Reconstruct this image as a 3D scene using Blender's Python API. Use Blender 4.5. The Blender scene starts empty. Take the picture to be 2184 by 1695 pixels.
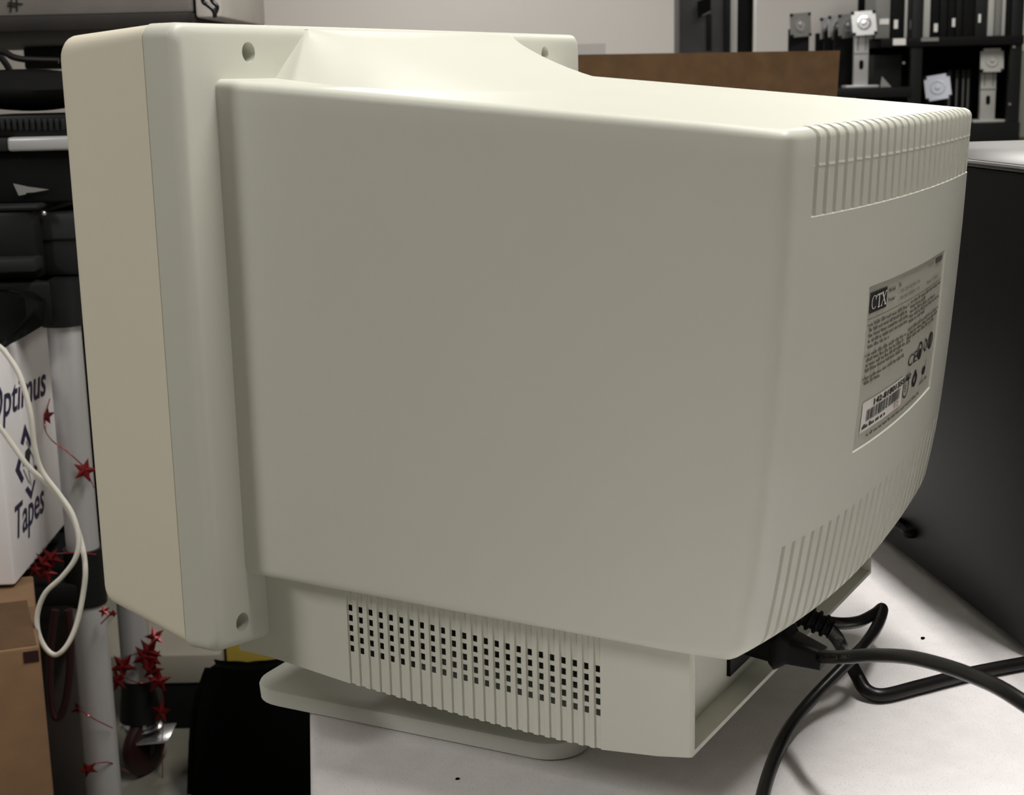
import bpy, bmesh, math, random
from mathutils import Vector, Matrix
random.seed(7)
S = bpy.context.scene
COL = S.collection

# ------------------------------------------------------------------ camera
F = 3172.11
CAM_O = Vector((0.91574, 0.58949, 0.34979))
CX = Vector((-0.48961, 0.87171, -0.02253)).normalized()   # right
CD = Vector((0.19292, 0.08305, -0.97769)).normalized()    # image down
CF = Vector((-0.85034, -0.48303, -0.20885)).normalized()  # forward
cam = bpy.data.cameras.new('camera'); co = bpy.data.objects.new('camera', cam); COL.objects.link(co)
cam.sensor_fit = 'HORIZONTAL'; cam.sensor_width = 36.0; cam.lens = F / 2184 * 36.0
cam.clip_start = 0.02; cam.clip_end = 60
up = -CD
m = Matrix((( CX.x, up.x, -CF.x, CAM_O.x), (CX.y, up.y, -CF.y, CAM_O.y), (CX.z, up.z, -CF.z, CAM_O.z), (0, 0, 0, 1)))
co.matrix_world = m
cam.dof.use_dof = True; cam.dof.focus_distance = 1.02; cam.dof.aperture_fstop = 22
S.camera = co

# room frame: A = to the right, Bd = straight ahead (both horizontal), z up
RA = Vector((CX.x, CX.y, 0)).normalized()
RB = Vector((-RA.y, RA.x, 0))
def room(a, b, z): return Vector((CAM_O.x, CAM_O.y, 0)) + RA * a + RB * b + Vector((0, 0, z))
def ray(px, py): return CX * ((px - 1092) / F) + CD * ((py - 847.5) / F) + CF
def on_plane(px, py, n, c):
    d = ray(px, py); n = Vector(n); return CAM_O + d * ((c - n.dot(CAM_O)) / n.dot(d))
def az(px, py, b):            # room coordinates (a, z) seen at a pixel, on the plane b
    d = ray(px, py); t = b / d.dot(RB); return d.dot(RA) * t, CAM_O.z + d.z * t
def at_b(px, py, b):
    a, z = az(px, py, b); return room(a, b, z)
TZ = -0.08                    # table top
FZ = -0.82                    # floor
CZ = 2.0                      # ceiling

# ------------------------------------------------------------------ light
w = bpy.data.worlds.new('world'); S.world = w; w.use_nodes = True
w.node_tree.nodes['Background'].inputs[0].default_value = (0.9, 0.95, 1, 1)
w.node_tree.nodes['Background'].inputs[1].default_value = 0.05
def lamp(name, loc, size, power, color=(1, 0.96, 0.9), rotz=0, rot=None):
    l = bpy.data.lights.new(name, 'AREA'); l.shape = 'RECTANGLE'; l.size, l.size_y = size
    l.energy = power; l.color = color
    o = bpy.data.objects.new(name, l); COL.objects.link(o); o.location = loc
    o.rotation_euler = rot or (0, 0, rotz)
    return o
lamp('ceiling_or_fill_lamp', (-0.24, 0.55, CZ - 0.06), (1.5, 0.12), 40, (1, 0.97, 0.93), math.radians(37.1))
lamp('ceiling_or_fill_lamp', tuple(room(-2.1, -0.55, CZ - 0.06)), (1.2, 0.3), 36, (1, 0.98, 0.94))
lamp('ceiling_or_fill_lamp', tuple(room(2.5, 2.4, CZ - 0.06)), (1.2, 0.3), 7, (1, 0.97, 0.92))  # added fill lamp, lifts the rack posts and white carton
lamp('ceiling_or_fill_lamp', tuple(room(1.8, 5.4, CZ - 0.06)), (1.2, 0.3), 30, (1, 0.97, 0.92))
lamp('ceiling_or_fill_lamp', tuple(room(-0.4, 6.3, CZ - 0.06)), (1.2, 0.3), 33, (1, 0.97, 0.92))

S.view_settings.view_transform = 'Standard'; S.view_settings.look = 'None'
S.view_settings.exposure = 0.22; S.view_settings.gamma = 1.0; S.view_settings.use_curve_mapping = False

# ------------------------------------------------------------------ materials
def mat(name, col, rough=0.5, metal=0.0, bump=0.0, bscale=400, var=0.0, vscale=8, spec=None, trans=0, speck=None):
    mt = bpy.data.materials.new(name); mt.use_nodes = True
    nt = mt.node_tree; b = nt.nodes['Principled BSDF']
    b.inputs['Base Color'].default_value = (*col, 1); b.inputs['Roughness'].default_value = rough
    b.inputs['Metallic'].default_value = metal
    if spec is not None: b.inputs['Specular IOR Level'].default_value = spec
    if trans: b.inputs['Transmission Weight'].default_value = trans
    tc = nt.nodes.new('ShaderNodeTexCoord')
    if var or speck:
        n = nt.nodes.new('ShaderNodeTexNoise'); n.inputs['Scale'].default_value = vscale; n.inputs['Detail'].default_value = 4
        nt.links.new(tc.outputs['Object'], n.inputs['Vector'])
        r = nt.nodes.new('ShaderNodeValToRGB')
        c0 = [max(0, c * (1 - var)) for c in col]; c1 = [min(1, c * (1 + var)) for c in col]
        r.color_ramp.elements[0].position = 0.35; r.color_ramp.elements[1].position = 0.65
        r.color_ramp.elements[0].color = (*c0, 1); r.color_ramp.elements[1].color = (*c1, 1)
        nt.links.new(n.outputs['Fac'], r.inputs['Fac']); out = r.outputs['Color']
        if speck:
            n2 = nt.nodes.new('ShaderNodeTexNoise'); n2.inputs['Scale'].default_value = speck[1]; n2.inputs['Detail'].default_value = 2
            nt.links.new(tc.outputs['Object'], n2.inputs['Vector'])
            r2 = nt.nodes.new('ShaderNodeValToRGB'); r2.color_ramp.elements[0].position = speck[2]; r2.color_ramp.elements[1].position = speck[2] + 0.06
            nt.links.new(n2.outputs['Fac'], r2.inputs['Fac'])
            mx = nt.nodes.new('ShaderNodeMix'); mx.data_type = 'RGBA'
            nt.links.new(r2.outputs['Color'], mx.inputs[0]); nt.links.new(out, mx.inputs[6]); mx.inputs[7].default_value = (*speck[0], 1)
            out = mx.outputs[2]
        nt.links.new(out, b.inputs['Base Color'])
    if bump:
        n = nt.nodes.new('ShaderNodeTexNoise'); n.inputs['Scale'].default_value = bscale; n.inputs['Detail'].default_value = 2
        nt.links.new(tc.outputs['Object'], n.inputs['Vector'])
        bp = nt.nodes.new('ShaderNodeBump'); bp.inputs['Strength'].default_value = bump; bp.inputs['Distance'].default_value = 0.001
        nt.links.new(n.outputs['Fac'], bp.inputs['Height']); nt.links.new(bp.outputs['Normal'], b.inputs['Normal'])
    return mt
M = {}
M['shell'] = mat('cream_plastic', (0.645, 0.65, 0.57), 0.42, bump=0.06, bscale=1400, var=0.012, vscale=5, spec=0.35)
M['bezel'] = mat('yellowed_plastic', (0.83, 0.775, 0.64), 0.45, bump=0.06, bscale=1400, var=0.015, vscale=4)
M['base'] = mat('pale_plastic', (0.68, 0.69, 0.63), 0.45, bump=0.05, bscale=1400)
M['label'] = mat('label_foil', (0.52, 0.51, 0.44), 0.4)
M['sticker'] = mat('white_sticker', (0.82, 0.80, 0.74), 0.5)
M['ink'] = mat('black_ink', (0.02, 0.02, 0.02), 0.5)
M['greyink'] = mat('grey_ink', (0.12, 0.12, 0.10), 0.5)
M['redink'] = mat('faded_red_ink', (0.45, 0.28, 0.24), 0.5)
M['whiteink'] = mat('white_ink', (0.85, 0.84, 0.80), 0.5)
M['screen'] = mat('dark_crt_glass', (0.02, 0.025, 0.025), 0.08)
M['rubber'] = mat('black_rubber', (0.004, 0.004, 0.004), 0.5, bump=0.03, bscale=500, spec=0.14)
M['cord'] = mat('black_cord', (0.007, 0.006, 0.006), 0.34, spec=0.35)
M['cordtext'] = mat('cord_print', (0.12, 0.10, 0.09), 0.5)
M['table'] = mat('speckled_laminate', (0.81, 0.78, 0.785), 0.42, var=0.03, vscale=60, speck=((0.60, 0.56, 0.55), 800, 0.62))
M['tower'] = mat('black_case_steel', (0.005, 0.005, 0.0055), 0.5, bump=0.05, bscale=900, spec=0.3)
M['towertop'] = mat('grey_case_top', (0.045, 0.043, 0.044), 0.36, var=0.35, vscale=6)
M['black'] = mat('matte_black', (0.007, 0.007, 0.0075), 0.7, spec=0.15)
M['blackgloss'] = mat('black_plastic', (0.008, 0.009, 0.009), 0.45, spec=0.25)
M['charcoal'] = mat('charcoal_plastic', (0.016, 0.018, 0.018), 0.55, spec=0.25)
M['darkgrey'] = mat('dark_grey_panel', (0.045, 0.046, 0.048), 0.5, var=0.15, vscale=10)
M['midgrey'] = mat('mid_grey_plastic', (0.22, 0.22, 0.21), 0.5)
M['lightgrey'] = mat('light_grey_plastic', (0.48, 0.48, 0.46), 0.5)
M['white'] = mat('white_paper', (0.80, 0.79, 0.77), 0.6)
M['silver'] = mat('silver_plastic', (0.52, 0.52, 0.53), 0.35, metal=0.3)
M['chrome'] = mat('chrome_steel', (0.65, 0.65, 0.67), 0.22, metal=0.9)
M['pole'] = mat('grey_enamel_tube', (0.52, 0.52, 0.52), 0.38, metal=0.3)
M['tape_box'] = mat('white_carton', (0.88, 0.85, 0.86), 0.55, var=0.05, vscale=7)
M['navy'] = mat('navy_ink', (0.015, 0.013, 0.06), 0.5)
M['card'] = mat('brown_cardboard', (0.30, 0.19, 0.10), 0.8, var=0.10, vscale=40, bump=0.1, bscale=200)
M['cardtan'] = mat('tan_cardboard', (0.20, 0.114, 0.056), 0.8, var=0.08, vscale=30)
M['cardgrey'] = mat('grey_cardboard', (0.20, 0.185, 0.165), 0.8, var=0.08, vscale=12)
M['cardbeige'] = mat('beige_cardboard', (0.33, 0.30, 0.245), 0.75, var=0.05, vscale=10)
M['paleend'] = mat('pale_cardboard', (0.60, 0.57, 0.52), 0.8, var=0.05, vscale=10)
M['rackshade'] = mat('dark_brown_rack_shade', (0.035, 0.028, 0.022), 0.8, var=0.3, vscale=9)
M['sack'] = mat('black_film', (0.004, 0.004, 0.004), 0.6, spec=0.08)
M['yellow'] = mat('yellow_plastic', (0.62, 0.46, 0.08), 0.5)
M['red'] = mat('red_foil', (0.16, 0.006, 0.008), 0.32, metal=0.4)
M['redwire'] = mat('red_foil_wire', (0.35, 0.04, 0.04), 0.25, metal=0.6)
M['maroon'] = mat('maroon_plastic', (0.025, 0.007, 0.008), 0.45)
M['brownwood'] = mat('dark_brown_board', (0.014, 0.011, 0.010), 0.6, var=0.2, vscale=14)
M['whitecord'] = mat('white_cord', (0.72, 0.70, 0.62), 0.4)
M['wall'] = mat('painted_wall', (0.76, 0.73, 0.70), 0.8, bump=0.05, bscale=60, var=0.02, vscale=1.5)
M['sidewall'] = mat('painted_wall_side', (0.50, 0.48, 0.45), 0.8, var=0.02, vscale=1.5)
M['cream'] = mat('cream_paint', (0.88, 0.84, 0.62), 0.6)
M['sage'] = mat('grey_green_paint', (0.34, 0.35, 0.30), 0.6)
M['olive'] = mat('olive_paint', (0.10, 0.10, 0.06), 0.6)
M['floor'] = mat('vinyl_floor', (0.20, 0.19, 0.155), 0.5, var=0.12, vscale=9)
M['ceiling'] = mat('white_ceiling_tile', (0.80, 0.79, 0.77), 0.9)
M['bluegrey'] = mat('bluish_grey_plastic', (0.58, 0.61, 0.70), 0.35)

# ------------------------------------------------------------------ helpers
def tag(o, label=None, cat=None, group=None, kind=None):
    if label: o['label'] = label
    if cat: o['category'] = cat
    if group: o['group'] = group
    if kind: o['kind'] = kind
    return o
def thing(name, label, cat, loc=(0, 0, 0), group=None, rotz=0):
    o = bpy.data.objects.new(name, None); COL.objects.link(o); o.location = loc; o.rotation_euler = (0, 0, rotz)
    o.empty_display_size = 0.05
    bpy.context.view_layer.update()
    return tag(o, label, cat, group)
def sharpen(bm, deg):
    for e in bm.edges:
        if len(e.link_faces) == 2:
            e.smooth = e.calc_face_angle(0) < math.radians(deg)
def obj(name, bm, material, parent=None, smooth=35, local=False, mats=None):
    """link a bmesh as ONE mesh object; geometry is in world coordinates unless local"""
    bm.normal_update()
    if smooth:
        for f in bm.faces: f.smooth = True
        sharpen(bm, smooth)
    me = bpy.data.meshes.new(name)
    if parent is not None and not local:
        bm.transform(parent.matrix_world.inverted())
    bm.to_mesh(me); bm.free()
    if mats:
        for x in mats: me.materials.append(x)
    else: me.materials.append(material)
    o = bpy.data.objects.new(name, me); COL.objects.link(o)
    if parent is not None: o.parent = parent
    bpy.context.view_layer.update()
    return o
def recenter(o):
    """put a single-mesh thing's origin at the base of its mesh"""
    vs = [v.co for v in o.data.vertices]
    c = Vector((sum(v.x for v in vs) / len(vs), sum(v.y for v in vs) / len(vs), min(v.z for v in vs)))
    o.data.transform(Matrix.Translation(-c)); o.location = o.location + c
    bpy.context.view_layer.update()
    return o
def B(): return bmesh.new()
def fix(bm):
    bmesh.ops.recalc_face_normals(bm, faces=bm.faces[:]); return bm
def box(bm, p0, ax, ay, az_, bev=0.0, seg=2):
    """box from corner p0 along three edge vectors"""
    p0, ax, ay, az_ = Vector(p0), Vector(ax), Vector(ay), Vector(az_)
    vs = [bm.verts.new(p0 + ax * i + ay * j + az_ * k) for i in (0, 1) for j in (0, 1) for k in (0, 1)]
    fs = []
    for q in ((0, 1, 3, 2), (4, 6, 7, 5), (0, 4, 5, 1), (2, 3, 7, 6), (0, 2, 6, 4), (1, 5, 7, 3)):
        fs.append(bm.faces.new([vs[i] for i in q]))
    bmesh.ops.recalc_face_normals(bm, faces=fs)
    if bev:
        es = list({e for f in fs for e in f.edges})
        bmesh.ops.bevel(bm, geom=es, offset=bev, segments=seg, affect='EDGES', profile=0.5)
    return bm
def rbox(a0, a1, b0, b1, z0, z1, bev=0.0, bm=None):      # box in the room frame
    bm = bm or B()
    return box(bm, room(a0, b0, z0), RA * (a1 - a0), RB * (b1 - b0), Vector((0, 0, z1 - z0)), bev)
def pbox(x0, y0, x1, y1, b, th, bev=0.0, bm=None, z0=None, z1=None):
    """a box of real thickness th standing at distance b, as wide and high as the photo shows it there"""
    a0 = az(x0, (y0 + y1) / 2, b)[0]; a1 = az(x1, (y0 + y1) / 2, b)[0]
    zt = az((x0 + x1) / 2, y0, b)[1] if z1 is None else z1
    zb = az((x0 + x1) / 2, y1, b)[1] if z0 is None else z0
    return rbox(a0, a1, b, b + th, zb, zt, bev, bm)
def cyl(bm, p0, p1, r0, r1=None, n=24, caps=True):
    p0, p1 = Vector(p0), Vector(p1); r1 = r0 if r1 is None else r1
    d = (p1 - p0).normalized(); x = d.orthogonal().normalized(); y = d.cross(x)
    R0 = []; R1 = []
    for i in range(n):
        t = 2 * math.pi * i / n; v = x * math.cos(t) + y * math.sin(t)
        R0.append(bm.verts.new(p0 + v * r0)); R1.append(bm.verts.new(p1 + v * r1))
    fs = [bm.faces.new((R0[i], R0[(i + 1) % n], R1[(i + 1) % n], R1[i])) for i in range(n)]
    if caps: fs.append(bm.faces.new(R0[::-1])); fs.append(bm.faces.new(R1))
    return bm
def catmull(pts, n=10):
    P = [Vector(p) for p in pts]; P = [2 * P[0] - P[1]] + P + [2 * P[-1] - P[-2]]
    out = []
    for i in range(1, len(P) - 2):
        for k in range(n):
            t = k / n; a, b, c, d = P[i - 1], P[i], P[i + 1], P[i + 2]
            out.append(0.5 * ((2 * b) + (c - a) * t + (2 * a - 5 * b + 4 * c - d) * t * t + (3 * b - a - 3 * c + d) * t ** 3))
    out.append(P[-2]); return out
def tube(bm, pts, r, n=12, sub=10, flat=1.0):
    P = catmull(pts, sub) if sub else [Vector(p) for p in pts]
    rings = []; prev = None
    for i, p in enumerate(P):
        d = (P[min(i + 1, len(P) - 1)] - P[max(i - 1, 0)]).normalized()
        x = d.orthogonal().normalized() if prev is None else (prev - d * prev.dot(d)).normalized()
        prev = x; y = d.cross(x)
        rr = r(i / (len(P) - 1)) if callable(r) else r
        rings.append([bm.verts.new(p + (x * math.cos(2 * math.pi * k / n) + y * math.sin(2 * math.pi * k / n) * flat) * rr) for k in range(n)])
    for a, b in zip(rings, rings[1:]):
        for k in range(n): bm.faces.new((a[k], a[(k + 1) % n], b[(k + 1) % n], b[k]))
    bm.faces.new(rings[0][::-1]); bm.faces.new(rings[-1])
    return bm
def loft(bm, rings, cap0=True, cap1=True):
    R = [[bm.verts.new(p) for p in r] for r in rings]; n = len(R[0])
    for a, b in zip(R, R[1:]):
        for k in range(n): bm.faces.new((a[k], a[(k + 1) % n], b[(k + 1) % n], b[k]))
    if cap0: bm.faces.new(R[0][::-1])
    if cap1: bm.faces.new(R[-1])
    return bm
def rrect(x0, x1, z0, z1, r, n=6):                        # rounded rectangle outline (list of (x, z))
    out = []
    for cx, cz, a0 in ((x1 - r, z1 - r, 0), (x0 + r, z1 - r, 90), (x0 + r, z0 + r, 180), (x1 - r, z0 + r, 270)):
        for i in range(n + 1):
            t = math.radians(a0 + 90 * i / n); out.append((cx + r * math.cos(t), cz + r * math.sin(t)))
    return out
def text_mesh(body, size=1.0, shear=0.0, bold=0.0):
    """letters of the built-in font as a flat mesh, origin at the left end of the baseline; returns (verts, faces, width)"""
    c = bpy.data.curves.new('text', 'FONT'); c.body = body; c.size = size; c.shear = shear; c.offset = bold; c.resolution_u = 3
    o = bpy.data.objects.new('text', c); COL.objects.link(o)
    dg = bpy.context.evaluated_depsgraph_get(); me = bpy.data.meshes.new_from_object(o.evaluated_get(dg))
    vs = [v.co.copy() for v in me.vertices]; fs = [tuple(p.vertices) for p in me.polygons]
    bpy.data.objects.remove(o); bpy.data.curves.remove(c); bpy.data.meshes.remove(me)
    w = max(v.x for v in vs) if vs else 0
    return vs, fs, w
def add_mapped(bm, vs, fs, fn):
    V = [bm.verts.new(fn(v.x, v.y)) for v in vs]
    for f in fs:
        try: bm.faces.new([V[i] for i in f])
        except ValueError: pass
def interp(x, xs, ys):
    if x <= xs[0]: return ys[0]
    for i in range(len(xs) - 1):
        if x <= xs[i + 1]: return ys[i] + (ys[i + 1] - ys[i]) * (x - xs[i]) / (xs[i + 1] - xs[i])
    return ys[-1]
def boolean_cut(o, cutters):
    for c in cutters:
        md = o.modifiers.new('cut', 'BOOLEAN'); md.operation = 'DIFFERENCE'; md.object = c; md.solver = 'EXACT'
    dg = bpy.context.evaluated_depsgraph_get()
    me = bpy.data.meshes.new_from_object(o.evaluated_get(dg))
    o.modifiers.clear(); o.data = me
    for c in cutters: bpy.data.objects.remove(c)
    bm = B(); bm.from_mesh(me)
    for f in bm.faces: f.smooth = True
    sharpen(bm, 35); bm.to_mesh(me); bm.free()

# ------------------------------------------------------------------ room shell
def struct(name, bm, m): return tag(obj(name, bm, m, smooth=0), kind='structure')
A0, A1, B0, B1 = -4.2, 3.6, -3.0, 8.0
struct('floor', rbox(A0, A1, B0, B1, FZ - 0.05, FZ), M['floor'])
struct('ceiling', rbox(A0, A1, B0, B1, CZ, CZ + 0.05), M['ceiling'])
struct('wall_back', rbox(A0 - 0.1, A1 + 0.1, B1, B1 + 0.1, FZ - 0.05, CZ + 0.05), M['wall'])
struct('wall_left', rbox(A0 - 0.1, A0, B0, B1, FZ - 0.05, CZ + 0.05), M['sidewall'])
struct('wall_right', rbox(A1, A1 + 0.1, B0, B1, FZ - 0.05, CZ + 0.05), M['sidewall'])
struct('wall_front', rbox(A0 - 0.1, A1 + 0.1, B0 - 0.1, B0, FZ - 0.05, CZ + 0.05), M['sidewall'])

# ------------------------------------------------------------------ table
TD = Vector((0.7972, 0.6037, 0)).normalized(); TN = Vector((-0.6037, 0.7972, 0)).normalized()   # along the left edge (toward viewer); to the right
tp = Vector((0.1555, -0.0087, 0))
tb = thing('work_table', 'white speckled laminate table under the big monitor and black tower', 'table', tuple(tp + TN * 0.4 + Vector((0, 0, FZ))))
bm = B(); box(bm, tp - TD * 1.1 + Vector((0, 0, TZ - 0.03)), TD * 1.9, TN * 0.85, Vector((0, 0, 0.03)), 0.006, 3); obj('table_top', bm, M['table'], tb)
for s in (-0.95, 0.6):
    for t in (0.14, 0.75):
        bm = B(); q = tp + TD * s + TN * t; cyl(bm, (q.x, q.y, FZ), (q.x, q.y, TZ - 0.03), 0.02); obj('leg', bm, M['black'], tb)
# specks of dirt on the top
for (px, py, r) in ((976, 1661, 0.0016), (1968, 1361, 0.0024)):
    p = on_plane(px, py, (0, 0, 1), TZ); bm = B()
    n = 9; vs = [bm.verts.new((p.x + r * (0.6 + 0.5 * random.random()) * 1.5 * math.cos(2 * math.pi * i / n), p.y + r * (0.6 + 0.5 * random.random()) * math.sin(2 * math.pi * i / n), TZ + 0.0004)) for i in range(n)]
    top = bm.faces.new(vs); bmesh.ops.solidify(bm, geom=[top], thickness=0.0006)
    obj('dirt_speck', bm, M['greyink'], tb, smooth=0)

# ------------------------------------------------------------------ the CRT monitor
mon = thing('crt_monitor', 'large cream CRT monitor seen from behind, on a swivel base on the white table', 'monitor', (0.0, 0.05, TZ))

# flange (front half of the back shell) -------------------------------------------------
FX, FZT, FZB = 0.2552, 0.3862, 0.0068
def flange_outline(inset=0.0, n=6):
    pts = []
    x1, zt = FX - inset, FZT - inset
    r = 0.009
    def zb(x): return FZB + inset - 0.135 * (FX - abs(x)) if abs(x) > 0.16 else FZB + inset - 0.135 * (FX - 0.16)
    for i in range(n + 1):                                     # top right (near side)
        t = math.radians(90 * i / n); pts.append((x1 - r + r * math.cos(t), zt - r + r * math.sin(t)))
    for i in range(n + 1):
        t = math.radians(90 + 90 * i / n); pts.append((-x1 + r + r * math.cos(t), zt - r + r * math.sin(t)))
    for i in range(n + 1):
        t = math.radians(180 + 83 * i / n); pts.append((-x1 + r + r * math.cos(t), zb(-x1 + r) + r + r * math.sin(t)))
    pts.append((-0.16, zb(-0.16))); pts.append((0.16, zb(0.16)))
    for i in range(n + 1):
        t = math.radians(277 + 83 * i / n); pts.append((x1 - r + r * math.cos(t), zb(x1 - r) + r + r * math.sin(t)))
    return pts
YS = -0.0240
secs = [(YS, 0.0009), (YS + 0.0005, 0.0)]
for i in range(6):
    t = math.radians(90 * i / 5); rr = 0.0065
    secs.append((-rr + rr * math.sin(t), rr * (1 - math.cos(t))))
bm = B(); loft(bm, [[Vector((x, y, z)) for x, z in flange_outline(ins)] for y, ins in secs]); fix(bm)
flange = obj('back_flange', bm, M['shell'], mon)
cut = []
for (x, z) in ((0.1901, 0.3696), (-0.1899, 0.3698), (0.2286, 0.0193), (-0.2286, 0.0193)):
    bm = B(); cyl(bm, (x, -0.0205, z), (x, 0.0005, z), 0.0046, 0.0061, 32)
    cut.append(obj('cutter', fix(bm), M['shell'], None, smooth=0))
flange_world = flange.matrix_world.copy()
boolean_cut(flange, cut)

# front bezel ---------------------------------------------------------------------------
def bez(y):
    t = (YS - 0.0010 - y) / (0.1004 - 0.0250)
    return t
rings = []
def bez_ring(y, t, ins, r):
    x1 = 0.2546 + (0.2478 - 0.2546) * t - ins; zt = 0.3858 + (0.3818 - 0.3858) * t - ins; zb = 0.0068 + (0.0205 - 0.0068) * t + ins
    return [Vector((x, y, z)) for x, z in rrect(-x1, x1, zb, zt, r)]
bm = B()
yb0 = YS - 0.0002; yb1 = -0.1010
rings = [bez_ring(yb0 - 0.0, 0, 0.0009, 0.009), bez_ring(yb0 - 0.0005, 0.01, 0, 0.009), bez_ring(yb1 + 0.010, 0.9, 0, 0.012)]
for i in range(6):
    t = math.radians(90 * i / 5); rings.append(bez_ring(yb1 + 0.007 * (1 - math.sin(t)), 0.93 + 0.07 * math.sin(t), 0.007 * (1 - math.cos(t)), 0.013))
rings.append(bez_ring(yb1, 1.0, 0.030, 0.012)); rings.append(bez_ring(yb1 + 0.016, 1.0, 0.042, 0.010))
loft(bm, rings); fix(bm); obj('front_bezel', bm, M['bezel'], mon)
# thin dark seam liner between bezel and shell
bm = B(); loft(bm, [[Vector((x, y, z)) for x, z in flange_outline(0.0016)] for y in (YS - 0.003, YS + 0.003)]); obj('seam', fix(bm), M['greyink'], mon)
bm = B(); N = 14; g = [[bm.verts.new((-0.205 + 0.41 * i / N, yb1 + 0.0145 - 0.010 * (1 - ((i / N * 2 - 1) ** 2)) * (1 - ((k / N * 2 - 1) ** 2)), 0.065 + 0.275 * k / N)) for k in range(N + 1)] for i in range(N + 1)]
for i in range(N):
    for k in range(N): bm.faces.new((g[i][k], g[i + 1][k], g[i + 1][k + 1], g[i][k + 1]))
obj('screen', fix(bm), M['screen'], mon)

# rear housing ---------------------------------------------------------------------------
LH = 0.345
def hz_top(y): return 0.3540 - 0.0918 * y
def hz_bot(xn, y):
    e = 0.0482 - 0.0110 * (y / LH)
    return e - 0.0135 * (y / LH) ** 2 * (1 - xn * xn)
def h_w(y): return 0.2226 - 0.0650 * y
PZ = [0.0, 0.03, 0.06, 0.09, 0.13, 0.17, 0.21, 0.25, 0.29]
PY = [0.3175, 0.3235, 0.3285, 0.3318, 0.3355, 0.3385, 0.3412, 0.3432, 0.3452]
def y_rear(xn, z): return interp(z - 0.032, PZ, PY) + (0.0085 if z < 0.2 else 0.0085 - 0.002 * (z - 0.2) / 0.12) * (1 - xn * xn)
HN = 0.28
def hmap(x, y, z):                                        # nominal box (|x|<.2, 0<y<LH, 0<z<HN) to the tapered housing
    xn = max(-1, min(1, x / 0.2)); zn = z / HN
    zt, zb = hz_top(y), hz_bot(xn, y)
    Z = zb + (zt - zb) * zn
    return Vector((x / 0.2 * h_w(y), y / LH * y_rear(xn, Z), Z))
def h_line(lo, hi, rlo, rhi, inner):
    ts = [0, 0.06, 0.2, 0.42, 0.68, 1.0]
    L = [lo + rlo * t for t in ts] if rlo else [lo]
    H = [hi - rhi * t for t in ts] if rhi else [hi]
    return sorted(set(round(v, 6) for v in L + H + [q for q in inner if lo + rlo < q < hi - rhi]))
RX, RY, RZT, RZB = 0.0105, 0.0105, 0.0055, 0.0110
slots = [0.1660 - 0.0146 * i for i in range(25)]
SW = 0.0054
LBX0, LBX1 = -0.1290, 0.0650                              # label recess
def zn_of(Z, xn=0.0):                                     # nominal z of a world height on the rear face
    zt, zb = hz_top(LH), hz_bot(xn, LH); return (Z - zb) / (zt - zb) * HN
LBZ0, LBZ1 = zn_of(0.1260), zn_of(0.2262)
UZ = zn_of(0.2755); UZ2 = zn_of(0.3020)
LZ = zn_of(0.0885)
e = 0.0004
xs_in = []
for s in slots: xs_in += [s, s - e, s - SW + e, s - SW]
xs_in += [LBX0, LBX0 - e, LBX1, LBX1 + e, 0.168, 0.1684]
xs_in += [-0.19, 0.175, 0.185]
xs_rim = [q * (0.2 - 0.0055 * t) for q in (-1, 1) for t in (0.06, 0.2, 0.42, 0.68, 1.0)]
xl = sorted(set(h_line(-0.2, 0.2, RX, RX, xs_in) + [round(q, 6) for q in xs_rim]))
yl = h_line(-0.004, LH, 0, RY, [0.02 * i for i in range(1, 16)] + [0.31, 0.33])
yl = sorted(set(yl + [round(LH - 0.006 * t, 6) for t in (0.06, 0.2, 0.42, 0.68, 1.0)] + [round(LH - 0.0082, 6), round(LH - 0.0085, 6)]))
zl = h_line(0, HN, RZB, RZT, [HN * i / 18 for i in range(1, 18)] + [UZ, UZ - e, UZ2, UZ2 - e, UZ2 + 0.0006, UZ2 + 0.0010, UZ2 + 0.0018, UZ2 - 0.0012, LZ, LZ + e, LBZ0, LBZ0 - e, LBZ1, LBZ1 + e])
zl = sorted(set(zl + [round(0.006 * t, 6) for t in (0.06, 0.2, 0.42, 0.68, 1.0)]))
def h_point(x, y, z):
    rear = max(0, min(1, (y - LH + 0.040) / 0.040))
    RX = 0.0055 + 0.0050 * rear; RZB = 0.0060 + 0.0050 * rear
    RY = 0.0105 - 0.0045 * max(0, min(1, (z - HN + 0.035) / 0.030))
    cx = max(-0.2 + RX, min(0.2 - RX, x)); cy = min(y, LH - RY); cz = max(RZB, min(HN - RZT, z))
    rz = RZT if z > HN / 2 else RZB
    d = Vector(((x - cx) / RX, (y - cy) / RY, (z - cz) / rz)); nrm = Vector((0, 0, 0))
    if d.length > 1e-9:
        d.normalize(); p = Vector((cx + RX * d.x, cy + RY * d.y, cz + rz * d.z)); nrm = Vector((d.x / RX, d.y / RY, d.z / rz)).normalized()
    else: p = Vector((x, y, z))
    dep = 0.0
    if y >= LH - 0.00835:
        inslot = any(s - SW + e / 2 < x < s - e / 2 for s in slots)
        if inslot and (z > UZ - e / 2): dep = 0.0026
        elif inslot and z < LZ + e / 2 and y > LH - RY * 0.99: dep = 0.0026
        elif z > UZ - e / 2 and x < 0.1682 and y > LH - RY * 0.9: dep = 0.0004
        if z > UZ2 - e / 2 and z < UZ2 + 0.0008 and x < 0.1682 and y > LH - RY * 0.9: dep = max(0, dep - 0.00022)
        if LBX0 - e / 2 < x < LBX1 + e / 2 and LBZ0 - e / 2 < z < LBZ1 + e / 2 and y >= LH - 1e-6: dep = 0.0014
    if dep: p -= nrm * dep
    return hmap(p.x, p.y, p.z)
bm = B(); cache = {}
def hv(i, j, k):
    if (i, j, k) not in cache: cache[(i, j, k)] = bm.verts.new(h_point(xl[i], yl[j], zl[k]))
    return cache[(i, j, k)]
nx, ny, nz = len(xl) - 1, len(yl) - 1, len(zl) - 1
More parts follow.
